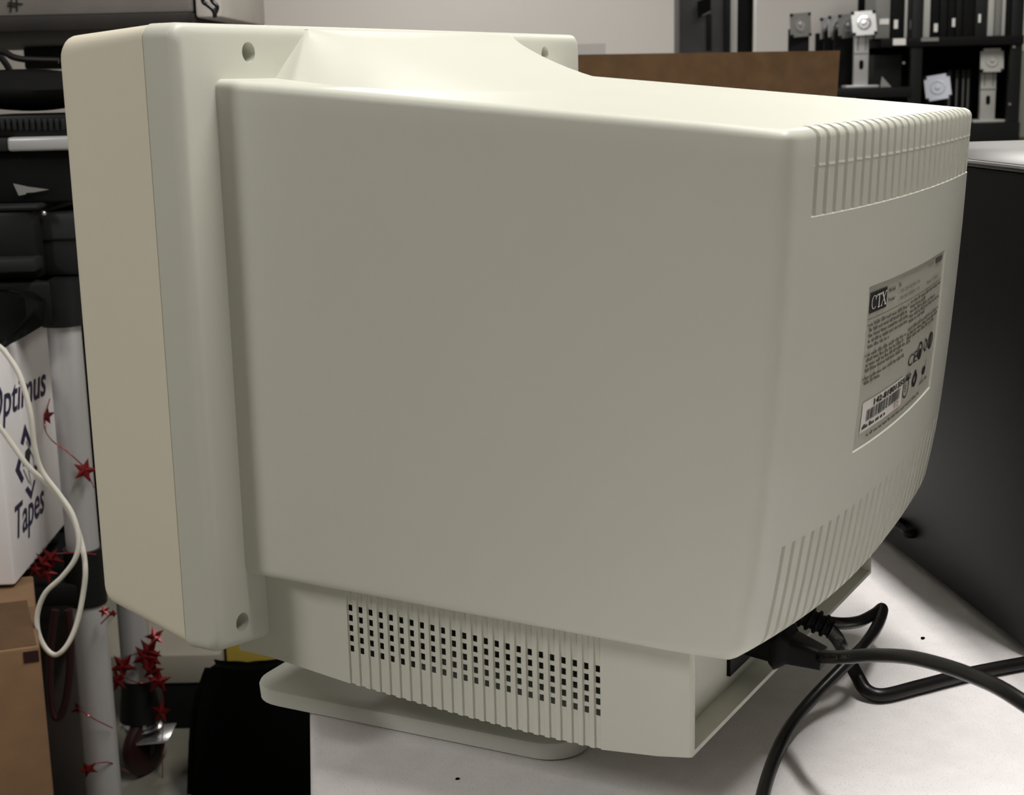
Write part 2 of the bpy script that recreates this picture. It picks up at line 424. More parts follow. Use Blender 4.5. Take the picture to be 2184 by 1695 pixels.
for i in range(nx):
    for k in range(nz): bm.faces.new((hv(i, ny, k), hv(i, ny, k + 1), hv(i + 1, ny, k + 1), hv(i + 1, ny, k)))
for j in range(ny):
    for k in range(nz):
        for i in (0, nx): bm.faces.new((hv(i, j, k), hv(i, j + 1, k), hv(i, j + 1, k + 1), hv(i, j, k + 1)))
    for i in range(nx):
        for k in (0, nz): bm.faces.new((hv(i, j, k), hv(i + 1, j, k), hv(i + 1, j + 1, k), hv(i, j + 1, k)))
fix(bm); obj('rear_housing', bm, M['shell'], mon, smooth=28)

# hump over the picture tube -------------------------------------------------------------
bm = B(); NU, NV = 48, 10; G = []
def hump_pt(u, v):
    c, s = math.cos(u), math.sin(u)
    sg = 1 if c >= 0 else -1
    foot = Vector((sg * (abs(c) ** 0.92 * 0.1665 + (0.040 * abs(math.sin(2 * u)) ** 1.2 if c > 0 else 0)), max(0, s) ** 0.95 * 0.150, 0))
    foot.z = hz_top(foot.y) - 0.0006
    q = max(0, min(1, (math.degrees(u) - 8) / 164)); q = q * q * (3 - 2 * q)
    top = Vector((0.1310 * math.cos(u), 0.002 + 0.006 * math.sin(math.pi * q), 0.3838 - 0.0008 * math.sin(math.pi * q)))
    p = foot.lerp(top, v); p.z -= 0.0070 * 4 * v * (1 - v) * max(0, s) ** 1.5
    return p
for a in range(NU + 1):
    u = math.pi * a / NU
    G.append([bm.verts.new(hump_pt(u, b / NV)) for b in range(NV + 1)])
for a in range(NU):
    for b in range(NV): bm.faces.new((G[a][b], G[a + 1][b], G[a + 1][b + 1], G[a][b + 1]))
# top ledge back to the flange
back = [bm.verts.new((G[a][NV].co.x, -0.004, 0.3842)) for a in range(NU + 1)]
for a in range(NU): bm.faces.new((G[a][NV], G[a + 1][NV], back[a + 1], back[a]))
# side walls into the flange
for a in (0, NU):
    bk = [bm.verts.new((G[a][b].co.x, -0.004, G[a][b].co.z)) for b in range(NV + 1)]
    for b in range(NV): bm.faces.new((G[a][b], G[a][b + 1], bk[b + 1], bk[b]))
fix(bm); obj('tube_hump', bm, M['shell'], mon, smooth=40)

# lower housing with the vent ribs ---------------------------------------------------------
CY = [-0.035, -0.0209, 0.0, 0.0571, 0.1107, 0.143, 0.1744, 0.205, 0.2288, 0.2637, 0.285]
CZB = [-0.0120, -0.0120, -0.0131, -0.0219, -0.0281, -0.0314, -0.0340, -0.0359, -0.0370, -0.0349, -0.0321]
def c_x(y): return 0.1808 + 0.0797 * (0.285 - y)
def c_zt(y): return hz_bot(1.0, y) + 0.010
vents = [0.0594 + (0.2252 - 0.0594) * i / 23 for i in range(24)]
GW, HW = 0.0038, 0.0027
cols = [(-0.024, 0), (-0.012, 0), (0.0, 0), (0.0183, 0), (0.040, 0)]
for v in vents: cols += [(v, 0), (v + 0.0001, 1), (v + 0.0007, 1), (v + 0.0007 + HW, 1), (v + GW + 0.0004, 0)]
cols += [(0.245, 0), (0.2645, 0), (0.2835, 0), (0.285, 2)]
def line_top(y): return 0.0304 - 0.0934 * (y - 0.0606)
def rows(y):
    L = [c_zt(y), line_top(y) + 0.0022]
    for k in range(5): L += [line_top(y) - 0.00678 * k, line_top(y) - 0.00678 * k - 0.0040]
    return L + [interp(y, CY, CZB)]
bm = B(); SIDE = {}
for sgn in (1, -1):
    P = []
    for (y, g) in cols:
        x = c_x(y) - (0.0013 if g == 1 else 0.0008 if g == 2 else 0)
        r = rows(y)
        P.append([bm.verts.new((sgn * (c_x(y) if (g == 1 and k == 0) else x), y, z)) for k, z in enumerate(r)])
    SIDE[sgn] = P
    for c in range(len(cols) - 1):
        hole = cols[c][1] == 1 and cols[c + 1][1] == 1 and abs(cols[c + 1][0] - cols[c][0] - HW) < 1e-6
        for k in range(len(P[0]) - 1):
            if hole and k >= 2 and k % 2 == 0 and k < 11: continue
            bm.faces.new((P[c][k], P[c][k + 1], P[c + 1][k + 1], P[c + 1][k]))
bm.faces.new([SIDE[1][0][k] for k in range(len(SIDE[1][0]))] + [SIDE[-1][0][k] for k in range(len(SIDE[1][0]) - 1, -1, -1)])   # front end, inside the shell
for c in range(len(cols) - 1):                              # bottom skin
    bm.faces.new((SIDE[1][c][-1], SIDE[-1][c][-1], SIDE[-1][c + 1][-1], SIDE[1][c + 1][-1]))
# back recess: rim, inner walls, inner wall plate
yo, yi = 0.285, 0.2695
xo = c_x(yo) - 0.0008; zo = CZB[-1]; zt = c_zt(yo)
xi = xo - 0.0035; zi = zo + 0.0030
def q4(a, b, c, d): bm.faces.new([bm.verts.new(p) for p in (a, b, c, d)])
for s in (1, -1): q4((s * xo, yo, zt), (s * xo, yo, zo), (s * xi, yo, zi), (s * xi, yo, zt)); q4((s * xi, yo, zt), (s * xi, yo, zi), (s * xi, yi, zi), (s * xi, yi, zt))
q4((xo, yo, zo), (-xo, yo, zo), (-xi, yo, zi), (xi, yo, zi))
q4((xi, yo, zi), (-xi, yo, zi), (-xi, yi, zi), (xi, yi, zi))
q4((xi, yi, zi), (-xi, yi, zi), (-xi, yi, zt), (xi, yi, zt))
bmesh.ops.remove_doubles(bm, verts=bm.verts[:], dist=0.00001); fix(bm)
low = obj('lower_housing', bm, M['shell'], mon, smooth=25)
# power inlet on the recess wall
bm = B(); box(bm, (0.040, 0.2690, -0.0205), (0.047, 0, 0), (0, 0.0030, 0), (0, 0, 0.040), 0.0006); obj('power_inlet', bm, M['rubber'], mon)

# swivel base ------------------------------------------------------------------------------
bm = B(); ang = math.radians(2.4); cb = Vector((0.0, 0.050))
def base_ring(z, ins, r=0.026):
    out = []
    for x, y in rrect(-0.1425 + ins, 0.1425 - ins, -0.1275 + ins, 0.1275 - ins, r - ins * 0.5, 8):
        out.append(Vector((cb.x + x * math.cos(ang) - y * math.sin(ang), cb.y + x * math.sin(ang) + y * math.cos(ang), z)))
    return out
loft(bm, [base_ring(TZ, 0.003), base_ring(TZ + 0.0015, 0.0006), base_ring(TZ + 0.0105, 0.0), base_ring(TZ + 0.0122, 0.0007), base_ring(TZ + 0.0128, 0.002)])
fix(bm); sb = obj('swivel_base', bm, M['base'], mon)
bm = B(); rr = []
for (z, r) in ((TZ + 0.0128, 0.085), (TZ + 0.022, 0.083), (TZ + 0.034, 0.075), (TZ + 0.047, 0.060)):
    rr.append([Vector((0.02 + r * math.cos(2 * math.pi * i / 40), 0.10 + r * math.sin(2 * math.pi * i / 40), z)) for i in range(40)])
loft(bm, rr); obj('swivel_cup', fix(bm), M['base'], mon)

# rating label --------------------------------------------------------------------------------
def rear_pt(x, Z, off):
    """point on the rear face; off > 0 stands proud of the label recess floor"""
    xn = x / 0.2; zt, zb = hz_top(LH), hz_bot(xn, LH); yn = LH - 0.0014 + off
    return Vector((x / 0.2 * h_w(LH), yn / LH * y_rear(xn, Z), Z))
def label_z(x, v):     # v: height in label coordinates, follows the slight arch of the case
    xn = x / 0.2; zt, zb = hz_top(LH), hz_bot(xn, LH); zb0 = hz_bot(0, LH)
    return zb + (zt - zb) * (v - zb0) / (zt - zb0)
def lp(x, v, off=0.0004): return rear_pt(x, label_z(x, v), off)
def sheet(bm, x0, x1, v0, v1, off, n=12, k=4):
    g = [[bm.verts.new(lp(x0 + (x1 - x0) * i / n, v0 + (v1 - v0) * j / k, off)) for j in range(k + 1)] for i in range(n + 1)]
    for i in range(n):
        for j in range(k): bm.faces.new((g[i][j], g[i + 1][j], g[i + 1][j + 1], g[i][j + 1]))
    return bm
bm = B(); sheet(bm, LBX1 - 0.0006, LBX0 + 0.0006, 0.1264, 0.2258, 0.0002, 30, 8); fix(bm); lab = obj('rating_label', bm, M['label'], mon)
tag(lab, 'printed rating plate sunk into the rear face')
XS = 3.05                                                     # the print on the plate is stretched wide
def put_text(bm, s, x, v, h, off=0.0007, xs=1.0, bold=0.0, shear=0.0):
    vs, fs, wd = text_mesh(s, h / 0.72, shear, bold); add_mapped(bm, vs, fs, lambda a, b: lp(x - a * xs, v + b, off)); return wd * xs
# maker's block: white serif letters on black
bm = B(); sheet(bm, 0.0590, 0.0250, 0.2098, 0.2222, 0.0006, 4, 2); blk = obj('logo_block', fix(bm), M['ink'], lab)
bm = B()
def stroke(bm, pts, wd, fn):
    for (x0, y0), (x1, y1) in zip(pts, pts[1:]):
        d = Vector((x1 - x0, y1 - y0)); n = Vector((-d.y, d.x)).normalized() * wd / 2
        vs = [bm.verts.new(fn(x, y)) for x, y in ((x0 + n.x, y0 + n.y), (x1 + n.x, y1 + n.y), (x1 - n.x, y1 - n.y), (x0 - n.x, y0 - n.y))]
        bm.faces.new(vs)
def lg(x, y): return lp(0.0590 - 0.0340 * x, 0.2098 + 0.0124 * y, 0.0009)
arc = [(0.22 + 0.13 * math.cos(math.radians(t)), 0.5 + 0.32 * math.sin(math.radians(t))) for t in range(45, 320, 15)]
stroke(bm, arc, 0.035, lg); stroke(bm, [(0.31, 0.60), (0.325, 0.80)], 0.03, lg)
stroke(bm, [(0.38, 0.80), (0.64, 0.80)], 0.06, lg); stroke(bm, [(0.51, 0.80), (0.51, 0.20)], 0.05, lg); stroke(bm, [(0.45, 0.18), (0.57, 0.18)], 0.05, lg)
stroke(bm, [(0.38, 0.70), (0.38, 0.82)], 0.02, lg); stroke(bm, [(0.64, 0.70), (0.64, 0.82)], 0.02, lg)
stroke(bm, [(0.70, 0.82), (0.90, 0.20)], 0.055, lg); stroke(bm, [(0.66, 0.82), (0.76, 0.82)], 0.05, lg); stroke(bm, [(0.84, 0.18), (0.95, 0.18)], 0.05, lg)
stroke(bm, [(0.92, 0.82), (0.80, 0.56)], 0.028, lg); stroke(bm, [(0.77, 0.46), (0.66, 0.18)], 0.028, lg); stroke(bm, [(0.87, 0.82), (0.96, 0.82)], 0.045, lg); stroke(bm, [(0.62, 0.18), (0.71, 0.18)], 0.045, lg)
obj('logo_letters', bm, M['whiteink'], blk, smooth=0)
bm = B()
put_text(bm, 'Model', 0.0215, 0.2180, 0.0024, xs=1.7, bold=0.0001)
put_text(bm, 'Power', 0.0215, 0.2120, 0.0024, xs=1.7, bold=0.0001)
put_text(bm, 'VL', -0.0010, 0.2185, 0.0024, xs=1.7, bold=0.0001)
put_text(bm, '~ 100-120V 60/50Hz 2.0A', -0.0010, 0.2140, 0.0023, xs=1.62)
put_text(bm, '~ 200-240V 50/60Hz 1.2A', -0.0010, 0.2095, 0.0023, xs=1.62)
put_text(bm, 'Made in Taiwan', -0.0760, 0.2093, 0.0026, xs=1.55)
put_text(bm, 'FCC ID', -0.0780, 0.2205, 0.0022, xs=1.6)
sheet(bm, -0.1010, -0.1215, 0.2200, 0.2232, 0.0007, 3, 1)
sheet(bm, 0.0610, -0.1270, 0.2062, 0.2066, 0.0007, 30, 1)
obj('header_text', bm, M['greyink'], lab, smooth=0)
rnd = random.Random(3)
def para(bm, x0, x1, v, h, end=None):
    x = x0; lim = x1 if end is None else x0 + (x1 - x0) * end
    while x > lim:
        L = rnd.uniform(0.004, 0.013); L = min(L, x - lim + 0.002)
        k = max(1, int(L / 0.0022))
        for q in range(k):
            hh = h * rnd.choice((0.62, 0.62, 0.7, 1.0)); xx = x - q * L / k
            sheet(bm, xx, xx - L / k * 0.80, v, v + hh, 0.0007, 1, 1)
        x -= L + 0.0022
bm = B(); hh = 0.0021
for v, en, bl in ((.2018, None, 1), (.1984, None, 0), (.1950, None, 0), (.1916, None, 0), (.1882, 0.5, 0), (.1832, None, 1), (.1800, 0.93, 0), (.1768, None, 0), (.1736, 0.97, 0), (.1690, None, 1), (.1660, .36, 0)):
    para(bm, 0.0560, -0.0290, v, hh, en)
    if bl: sheet(bm, 0.0600, 0.0578, v + 0.0005, v + 0.0015, 0.0007, 1, 1)
obj('small_print', bm, M['greyink'], lab, smooth=0)
bm = B()
for v, en in ((.2030, .98), (.1998, .45), (.1966, .8), (.1934, None), (.1902, .5), (.1850, None), (.1818, None), (.1788, .85), (.1760, .08)):
    para(bm, -0.0350, -0.1240, v, hh, en)
obj('small_print', bm, M['greyink'], lab, smooth=0)
bm = B(); para(bm, 0.0380, -0.0900, 0.1305, 0.0020); para(bm, -0.0900, -0.1180, 0.1370, 0.0020, 0.8)
obj('foot_print', bm, M['greyink'], lab, smooth=0)
bm = B(); put_text(bm, 'CE', -0.0450, 0.1585, 0.0080, xs=1.9)
def ring(bm, cx, cv, rx, rv, wd, n=20):
    pts = [(cx + rx * math.cos(2 * math.pi * i / n), cv + rv * math.sin(2 * math.pi * i / n)) for i in range(n + 1)]
    for (x0, v0), (x1, v1) in zip(pts, pts[1:]):
        f0 = 1 - wd; vs = [(x0, v0), (x1, v1), (cx + (x1 - cx) * f0, cv + (v1 - cv) * f0), (cx + (x0 - cx) * f0, cv + (v0 - cv) * f0)]
        bm.faces.new([bm.verts.new(lp(a, b, 0.0007)) for a, b in vs])
ring(bm, -0.0780, 0.1640, 0.0075, 0.0062, 0.28); ring(bm, -0.0780, 0.1625, 0.0035, 0.0030, 0.9)
ring(bm, -0.0945, 0.1645, 0.0050, 0.0045, 0.35); ring(bm, -0.1100, 0.1645, 0.0080, 0.0060, 0.30); sheet(bm, -0.1080, -0.1115, 0.1605, 0.1685, 0.0007, 1, 1)
ring(bm, -0.0480, 0.1445, 0.0080, 0.0070, 0.16); put_text(bm, 'S', -0.0445, 0.1420, 0.0046, xs=1.5)
ring(bm, -0.0720, 0.1450, 0.0070, 0.0050, 0.55); sheet(bm, -0.0690, -0.0750, 0.1490, 0.1515, 0.0007, 1, 1)
ring(bm, -0.0990, 0.1455, 0.0050, 0.0030, 0.8); sheet(bm, -0.1030, -0.1040, 0.1465, 0.1530, 0.0007, 1, 1)
obj('approval_marks', bm, M['ink'], lab, smooth=0)
bm = B(); sheet(bm, 0.0530, -0.0385, 0.1352, 0.1545, 0.0006, 14, 2); st = obj('barcode_sticker', fix(bm), M['sticker'], lab); tag(st, 'white serial number sticker with barcode')
bm = B(); put_text(bm, '142-81801355 E0', 0.0330, 0.1496, 0.0036, 0.0010, xs=2.55, bold=0.0002)
x = 0.0440
while x > -0.0320:
    wd = rnd.choice((0.0005, 0.0009, 0.0014)); sheet(bm, x, x - wd, 0.1412, 0.1482, 0.0010, 1, 1); x -= wd + rnd.choice((0.0005, 0.0006, 0.0010))
para(bm, 0.0500, 0.0020, 0.1370, 0.0028)
for f in bm.faces: pass
obj('barcode', bm, M['ink'], st, smooth=0)
bm = B(); put_text(bm, 'E2', -0.0190, 0.1366, 0.0036, 0.0010, xs=2.4); obj('stamp', bm, M['redink'], st, smooth=0)

# ------------------------------------------------------------------ cables on the table
def on_x(px, py, x): return on_plane(px, py, (1, 0, 0), x)
def on_z(px, py, z): return on_plane(px, py, (0, 0, 1), z)
PC = (1, -1.046, 0); PCc = 0.030 - 1.046 * 0.294
# power cord: plug body, grip, strain sleeve and cord
pw = thing('power_cord', 'black power cord plugged into the back of the monitor, passing over the other cables', 'cable', (0.062, 0.30, TZ))
p_end = on_x(1757, 1404, 0.062); p_in = Vector((0.0635, 0.2715, -0.0015))
ax = (p_end - p_in).normalized(); sx = Vector((1, 0, 0)); sx = (sx - ax * sx.dot(ax)).normalized(); sz = sx.cross(ax)
if sz.z < 0: sz = -sz
def prof(t, wx, wz, up=0.0, r=0.3):
    c = p_in + ax * t + sz * up
    return [c + sx * x + sz * z for x, z in rrect(-wx, wx, -wz, wz, min(wx, wz) * r * 2 * 0.9, 4)]
LP = (p_end - p_in).length
bm = B(); loft(bm, [prof(0, .0125, .0082), prof(LP * .40, .0125, .0082), prof(LP * .41, .0135, .0105, .0008), prof(LP * .47, .0140, .0150, .0018), prof(LP * .53, .0130, .0140, .0030), prof(LP * .60, .0115, .0098, .0022), prof(LP * .62, .0105, .0092, .0016), prof(LP, .0070, .0066)]); obj('plug', fix(bm), M['rubber'], pw)
cp = [p_end - ax * 0.004, on_plane(1800, 1401, PC, PCc + 0.008), on_plane(1870, 1397, PC, PCc), on_plane(1960, 1405, PC, PCc), on_plane(2080, 1443, PC, PCc), on_plane(2190, 1503, PC, PCc)]
tail = cp[-1]
cp += [tail + Vector((0.03, 0.06, -0.02)), tail + Vector((0.04, 0.12, -0.075)), Vector((tail.x + 0.03, tail.y + 0.18, TZ + 0.0045)), Vector((tail.x - 0.05, tail.y + 0.24, TZ + 0.0045))]
bm = B(); tube(bm, cp, 0.0041, 14, 12); obj('cord', fix(bm), M['cord'], pw)
# faint print along the cord
CPTS = catmull(cp, 12)
def cord_print(pts, r, s, start, size, toward):
    bm = B(); vs, fs, wd = text_mesh(s, size)
    acc = [0.0]
    for a, b in zip(pts, pts[1:]): acc.append(acc[-1] + (b - a).length)
    def fn(u, v):
        t = start + u
        i = max(j for j in range(len(acc)) if acc[j] <= t); i = min(i, len(pts) - 2)
        p = pts[i].lerp(pts[i + 1], (t - acc[i]) / (acc[i + 1] - acc[i])); d = (pts[i + 1] - pts[i]).normalized()
        n = (toward - p); n = (n - d * n.dot(d)).normalized(); up = n.cross(d)
        a = (v - size * 0.35) / r
        return p + (n * math.cos(a) + up * math.sin(a)) * (r + 0.00012)
    add_mapped(bm, vs, fs, fn); return bm
obj('print', cord_print(CPTS, 0.0041, 'LL66  TYPE  CSA  VW-1', 0.012, 0.0042, CAM_O), M['cordtext'], pw, smooth=0)

# thick video cable with ribbed strain relief
vc = thing('video_cable', 'thick black video cable with ribbed end, bending along the table to the right', 'cable', tuple(on_z(1850, 1485, TZ)))
v0 = on_x(1668, 1290, -0.012); v1 = on_x(1772, 1340, -0.020)
bm = B(); tube(bm, [v0, v0.lerp(v1, .5), v1], lambda t: 0.0088 - 0.0022 * t + (0.0011 if int(t * 13) % 2 else -0.0010), 16, 20); obj('strain_relief', fix(bm), M['rubber'], vc)
rv = 0.0050
vp = [v1 - (v1 - v0) * 0.1, on_x(1786, 1362, -0.030), on_z(1806, 1398, -0.052), on_z(1828, 1440, TZ + 0.014), on_z(1848, 1472, TZ + 0.007), on_z(1885, 1482, TZ + rv), on_z(1960, 1464, TZ + rv), on_z(2070, 1436, TZ + rv), on_z(2190, 1413, TZ + rv), on_z(2228, 1408, TZ + rv)]
vp += [vp[-1] + TD * 0.05 + TN * 0.03, vp[-1] + TD * 0.10 + TN * 0.06]
bm = B(); tube(bm, vp, rv, 14, 12); obj('cord', fix(bm), M['cord'], vc)
obj('print', cord_print(catmull(vp, 12), rv, 'AWM 2919  E87', 0.008, 0.0052, CAM_O), M['cordtext'], vc, smooth=0)

# looped cable: out to a tip, then back over the video cable toward the viewer
lc = thing('looped_cable', 'black cable curling up in a loop then running down the table to the lower edge', 'cable', tuple(on_z(1690, 1540, TZ)))
rl = 0.0043
lp_ = [on_x(1740, 1322, -0.024), on_x(1790, 1329, -0.040), on_x(1832, 1325, -0.085), on_x(1866, 1308, -0.130), on_x(1881, 1297, -0.145), on_x(1879, 1315, -0.125), on_x(1862, 1350, -0.085), on_z(1830, 1389, TZ + 0.040), on_z(1800, 1420, TZ + 0.034), on_z(1745, 1476, TZ + 0.022), on_z(1700, 1528, TZ + 0.013), on_z(1668, 1580, TZ + 0.008), on_z(1643, 1640, TZ + rl), on_z(1626, 1700, TZ + rl), on_z(1612, 1770, TZ + rl), on_z(1610, 1850, TZ + rl)]
for p in lp_: p.z = max(p.z, TZ + rl)
bm = B(); tube(bm, lp_, rl, 14, 12); obj('cord', fix(bm), M['cord'], lc)

# ------------------------------------------------------------------ black tower case at the right
tw = thing('computer_tower', 'tall black computer case with grey top standing on the table right of the monitor', 'computer', (-0.40, 0.35, TZ))
P0 = Vector((-0.4145, 0.2245, TZ)); HT = 0.3615
q0 = P0 - TD * 0.10
bm = B(); box(bm, q0 + Vector((0, 0, 0.006)), TD * 0.399, TN * 0.20, Vector((0, 0, HT - 0.012)), 0.003, 2); obj('case_body', bm, M['tower'], tw)
bm = B(); box(bm, q0 + Vector((0, 0, HT - 0.006)) - TN * 0.001, TD * 0.399, TN * 0.202, Vector((0, 0, 0.006)), 0.0016, 2); obj('top_panel', bm, M['towertop'], tw)
for s in (0.03, 0.34):
    for t in (0.02, 0.15):
        bm = B(); box(bm, q0 + TD * s + TN * t, TD * 0.03, TN * 0.03, Vector((0, 0, 0.007)), 0.001); obj('foot', bm, M['rubber'], tw)
bm = B(); box(bm, q0 + Vector((0, 0, HT - 0.0030)) - TN * 0.0022, TD * 0.399, TN * 0.0016, Vector((0, 0, 0.0022)), 0.0003); obj('edge_trim', bm, M['silver'], tw)
kp = on_plane(1905, 1112, tuple(TN), TN.dot(P0) - 0.006); kq = on_plane(1938, 1138, tuple(TN), TN.dot(P0) - 0.006)
bm = B(); tube(bm, [kp + TN * 0.008, kp.lerp(kq, .3), kp.lerp(kq, .7), kq, kq + TN * 0.006], 0.0042, 10, 8); obj('thumb_latch', fix(bm), M['rubber'], tw)

# ------------------------------------------------------------------ carton with raised flap, beyond the monitor
bc = 3.0
cz1 = az(1500, 112, bc)[1]
a_l = az(1010, 150, bc)[0]; a_r = az(1786, 150, bc)[0]
ct = thing('cardboard_carton', 'brown cardboard carton with a flap standing up behind the cream monitor', 'box', tuple(room((a_l + a_r) / 2, bc + 0.25, FZ)))
zb_ = cz1 - 0.20
rb = B(); rbox(a_l, a_r, bc, bc + 0.45, FZ, zb_, 0.004, rb); obj('carton_body', rb, M['card'], ct)
bm = B(); v = [room(a_l, bc, zb_), room(a_r - 0.004, bc, zb_), room(a_r, bc - 0.02, az(1788, 108, bc)[1]), room(a_l, bc - 0.02, az(1230, 115, bc)[1])]
f = bm.faces.new([bm.verts.new(p) for p in v]); bmesh.ops.solidify(bm, geom=[f], thickness=-0.005); obj('flap', fix(bm), M['card'], ct, smooth=0)
wp = pbox(1180, 93, 1292, 125, 3.9, 0.03, 0.002, z0=FZ); tag(recenter(obj('white_board', wp, M['white'])), 'narrow white panel peeking out behind the brown carton flap', 'board')

# ------------------------------------------------------------------ panels against the back wall
tw2 = thing('computer_case', 'dark grey computer case with a black slot, near the wall above the carton', 'computer', tuple(at_b(1500, 105, 6.0)))
bz = FZ + 0.75
bm = pbox(1449, -90, 1551, 140, 6.0, 0.20, 0.004, z0=None); 
obj('side_panel', bm, M['darkgrey'], tw2)
obj('front_edge', pbox(1546, -90, 1557, 140, 5.99, 0.20, 0.003), M['blackgloss'], tw2)
obj('slot', pbox(1507, 30, 1518, 108, 5.996, 0.02, 0.001), M['black'], tw2)
bm = B(); a = [at_b(*q, 5.985) for q in ((1487, 4), (1516, -8), (1516, 22), (1496, 33), (1489, 40))]
f = bm.faces.new([bm.verts.new(p) for p in a]); bmesh.ops.solidify(bm, geom=[f], thickness=0.012); obj('handle_recess', fix(bm), M['black'], tw2, smooth=0)
bm = B(); a = [at_b(*q, 5.980) for q in ((1497, 32), (1516, 22), (1515, 27), (1500, 34))]
f = bm.faces.new([bm.verts.new(p) for p in a]); bmesh.ops.solidify(bm, geom=[f], thickness=0.008); obj('latch', fix(bm), M['midgrey'], tw2, smooth=0)
z_stand = az(1500, 140, 6.0)[1]
# low counter along the wall that carries the cases
cn = thing('wall_counter', 'grey counter along the back wall hidden behind the carton', 'counter', tuple(room(0.6, 6.4, FZ)))
ca0 = az(1400, 140, 6.0)[0]; ca1 = az(1640, 140, 6.0)[0]
obj('counter_top', rbox(ca0, ca1, 5.9, 6.6, z_stand - 0.03, z_stand), M['lightgrey'], cn)
obj('counter_front', rbox(ca0 + 0.02, ca1 - 0.02, 5.95, 6.55, FZ, z_stand - 0.03), M['midgrey'], cn)
tag(recenter(obj('grey_board', pbox(1558, -90, 1573, 140, 6.02, 0.18, 0.002, z0=z_stand), M['lightgrey'])), 'narrow light grey panel standing right of the dark grey case', 'panel')
tag(recenter(obj('black_board', pbox(1574, -90, 1606, 140, 6.02, 0.18, 0.002, z0=z_stand), M['black'])), 'black panel standing between two pale strips by the wall', 'panel')
tag(recenter(obj('white_board', pbox(1607, -90, 1613, 140, 6.0, 0.18, 0.001, z0=z_stand), M['white'])), 'thin white board edge right of the black panel', 'panel')

# ------------------------------------------------------------------ shelf unit at the right
bs = 6.9
zu = az(2050, 78, bs)[1]; zm = az(1850, 187, bs)[1]; zl_ = az(2100, 262, bs)[1]
su = thing('metal_shelf', 'black metal shelf unit full of slim black screens and stands, upper right', 'shelf', tuple(room(az(1980, 150, bs)[0], bs + 0.25, FZ)))
def ax_(px): return az(px, 150, bs)[0]
ztop = 0.98
for px in (1640, 1941, 2152):
    obj('upright', rbox(ax_(px), ax_(px + 24), bs - 0.01, bs + 0.03, FZ, ztop if px > 1700 else zm, 0.002), M['blackgloss'], su)
obj('upper_board', rbox(ax_(1876), ax_(2178), bs - 0.02, bs + 0.45, zu - 0.04, zu, 0.002), M['black'], su)
obj('middle_board', rbox(ax_(1640), ax_(1944), bs - 0.02, bs + 0.45, zm - 0.045, zm, 0.002), M['blackgloss'], su)
obj('lower_board', rbox(ax_(1944), ax_(2178), bs - 0.02, bs + 0.45, zl_ - 0.13, zl_, 0.002), M['blackgloss'], su)
obj('back_panel', rbox(ax_(1876), ax_(2178), bs + 0.45, bs + 0.47, FZ, ztop, 0), M['black'], su)
obj('side_panel', rbox(ax_(2172), ax_(2178), bs, bs + 0.45, FZ, ztop, 0), M['black'], su)
for px, py in ((1927, 134), (2153, 222), (2147, 267), (2162, 100)):
    p = at_b(px, py, bs - 0.012); bm = B(); cyl(bm, p, p - RB * 0.006, 0.006, n=10); obj('bolt', fix(bm), M['midgrey'], su)
for k, (x0, y0, x1, y1) in enumerate(((1905, 82, 1932, 96), (1965, 80, 2002, 88))):
    obj('shelf_tag', pbox(x0, y0, x1, y1, bs - 0.026, 0.004), M['white' if k == 0 else 'midgrey'], su, smooth=0)
# slim units standing in a row on the upper board
units = [  # x0, x1, material, label mark (px), words
    (1866, 1898, 'midgrey', (1876, 40, 1896, 52), 'grey slim unit at the left end of the upper shelf row'),
    (1899, 1927, 'black', (1907, 42, 1915, 61), 'black slim unit with a white mark, second from left on the upper shelf'),
    (1928, 1935, 'lightgrey', None, 'thin light grey unit between two black ones at left of the upper shelf row'),
    (1936, 1958, 'brownwood', (1942, 42, 1949, 62), 'brownish black slim unit left of the broad pale grey one on the upper shelf'),
    (1960, 1983, 'lightgrey', None, 'broad pale grey unit standing left of centre on the upper shelf'),
    (1984, 2002, 'black', (1992, 50, 2000, 68), 'black slim unit with a bright white mark right of the broad pale grey one'),
    (2003, 2019, 'blackgloss', None, 'plain black slim unit, second right of the broad pale grey one on the upper shelf'),
    (2020, 2036, 'black', (2031, 39, 2037, 57), 'black slim unit with a tall white mark near the middle of the upper shelf'),
    (2037, 2051, 'blackgloss', None, 'narrow plain black slim unit just right of the middle of the upper shelf'),
    (2052, 2077, 'black', None, 'broad plain black slim unit right of the middle of the upper shelf'),
    (2078, 2104, 'charcoal', (2087, 30, 2092, 48), 'charcoal slim unit with small grey mark, left of the pale pair on the upper shelf'),
    (2105, 2119, 'lightgrey', None, 'pale grey slim unit, left one of the pale pair at right of the upper shelf'),
    (2120, 2134, 'midgrey', None, 'mid grey slim unit between the two pale ones at right of the upper shelf'),
    (2135, 2143, 'lightgrey', None, 'thin pale grey unit, right one of the pale pair on the upper shelf'),
    (2144, 2170, 'black', (2161, 51, 2166, 61), 'black slim unit with a white dot at the right end of the upper shelf')]
for (x0, x1, mm, mk, words) in units:
    hh = rnd.uniform(0.30, 0.36); dp = rnd.uniform(0.20, 0.26)
    t = thing('slim_monitor', words, 'monitor', tuple(room(ax_((x0 + x1) / 2), bs + 0.12, zu)), 'slim units on the upper shelf')
    obj('body', rbox(ax_(x0) + 0.001, ax_(x1) - 0.001, bs + 0.02, bs + 0.02 + dp, zu, zu + hh, 0.003), M[mm], t)
    if mk: obj('mark', pbox(mk[0], mk[1], mk[2], mk[3], bs + 0.0165, 0.004), M['white'], t, smooth=0)
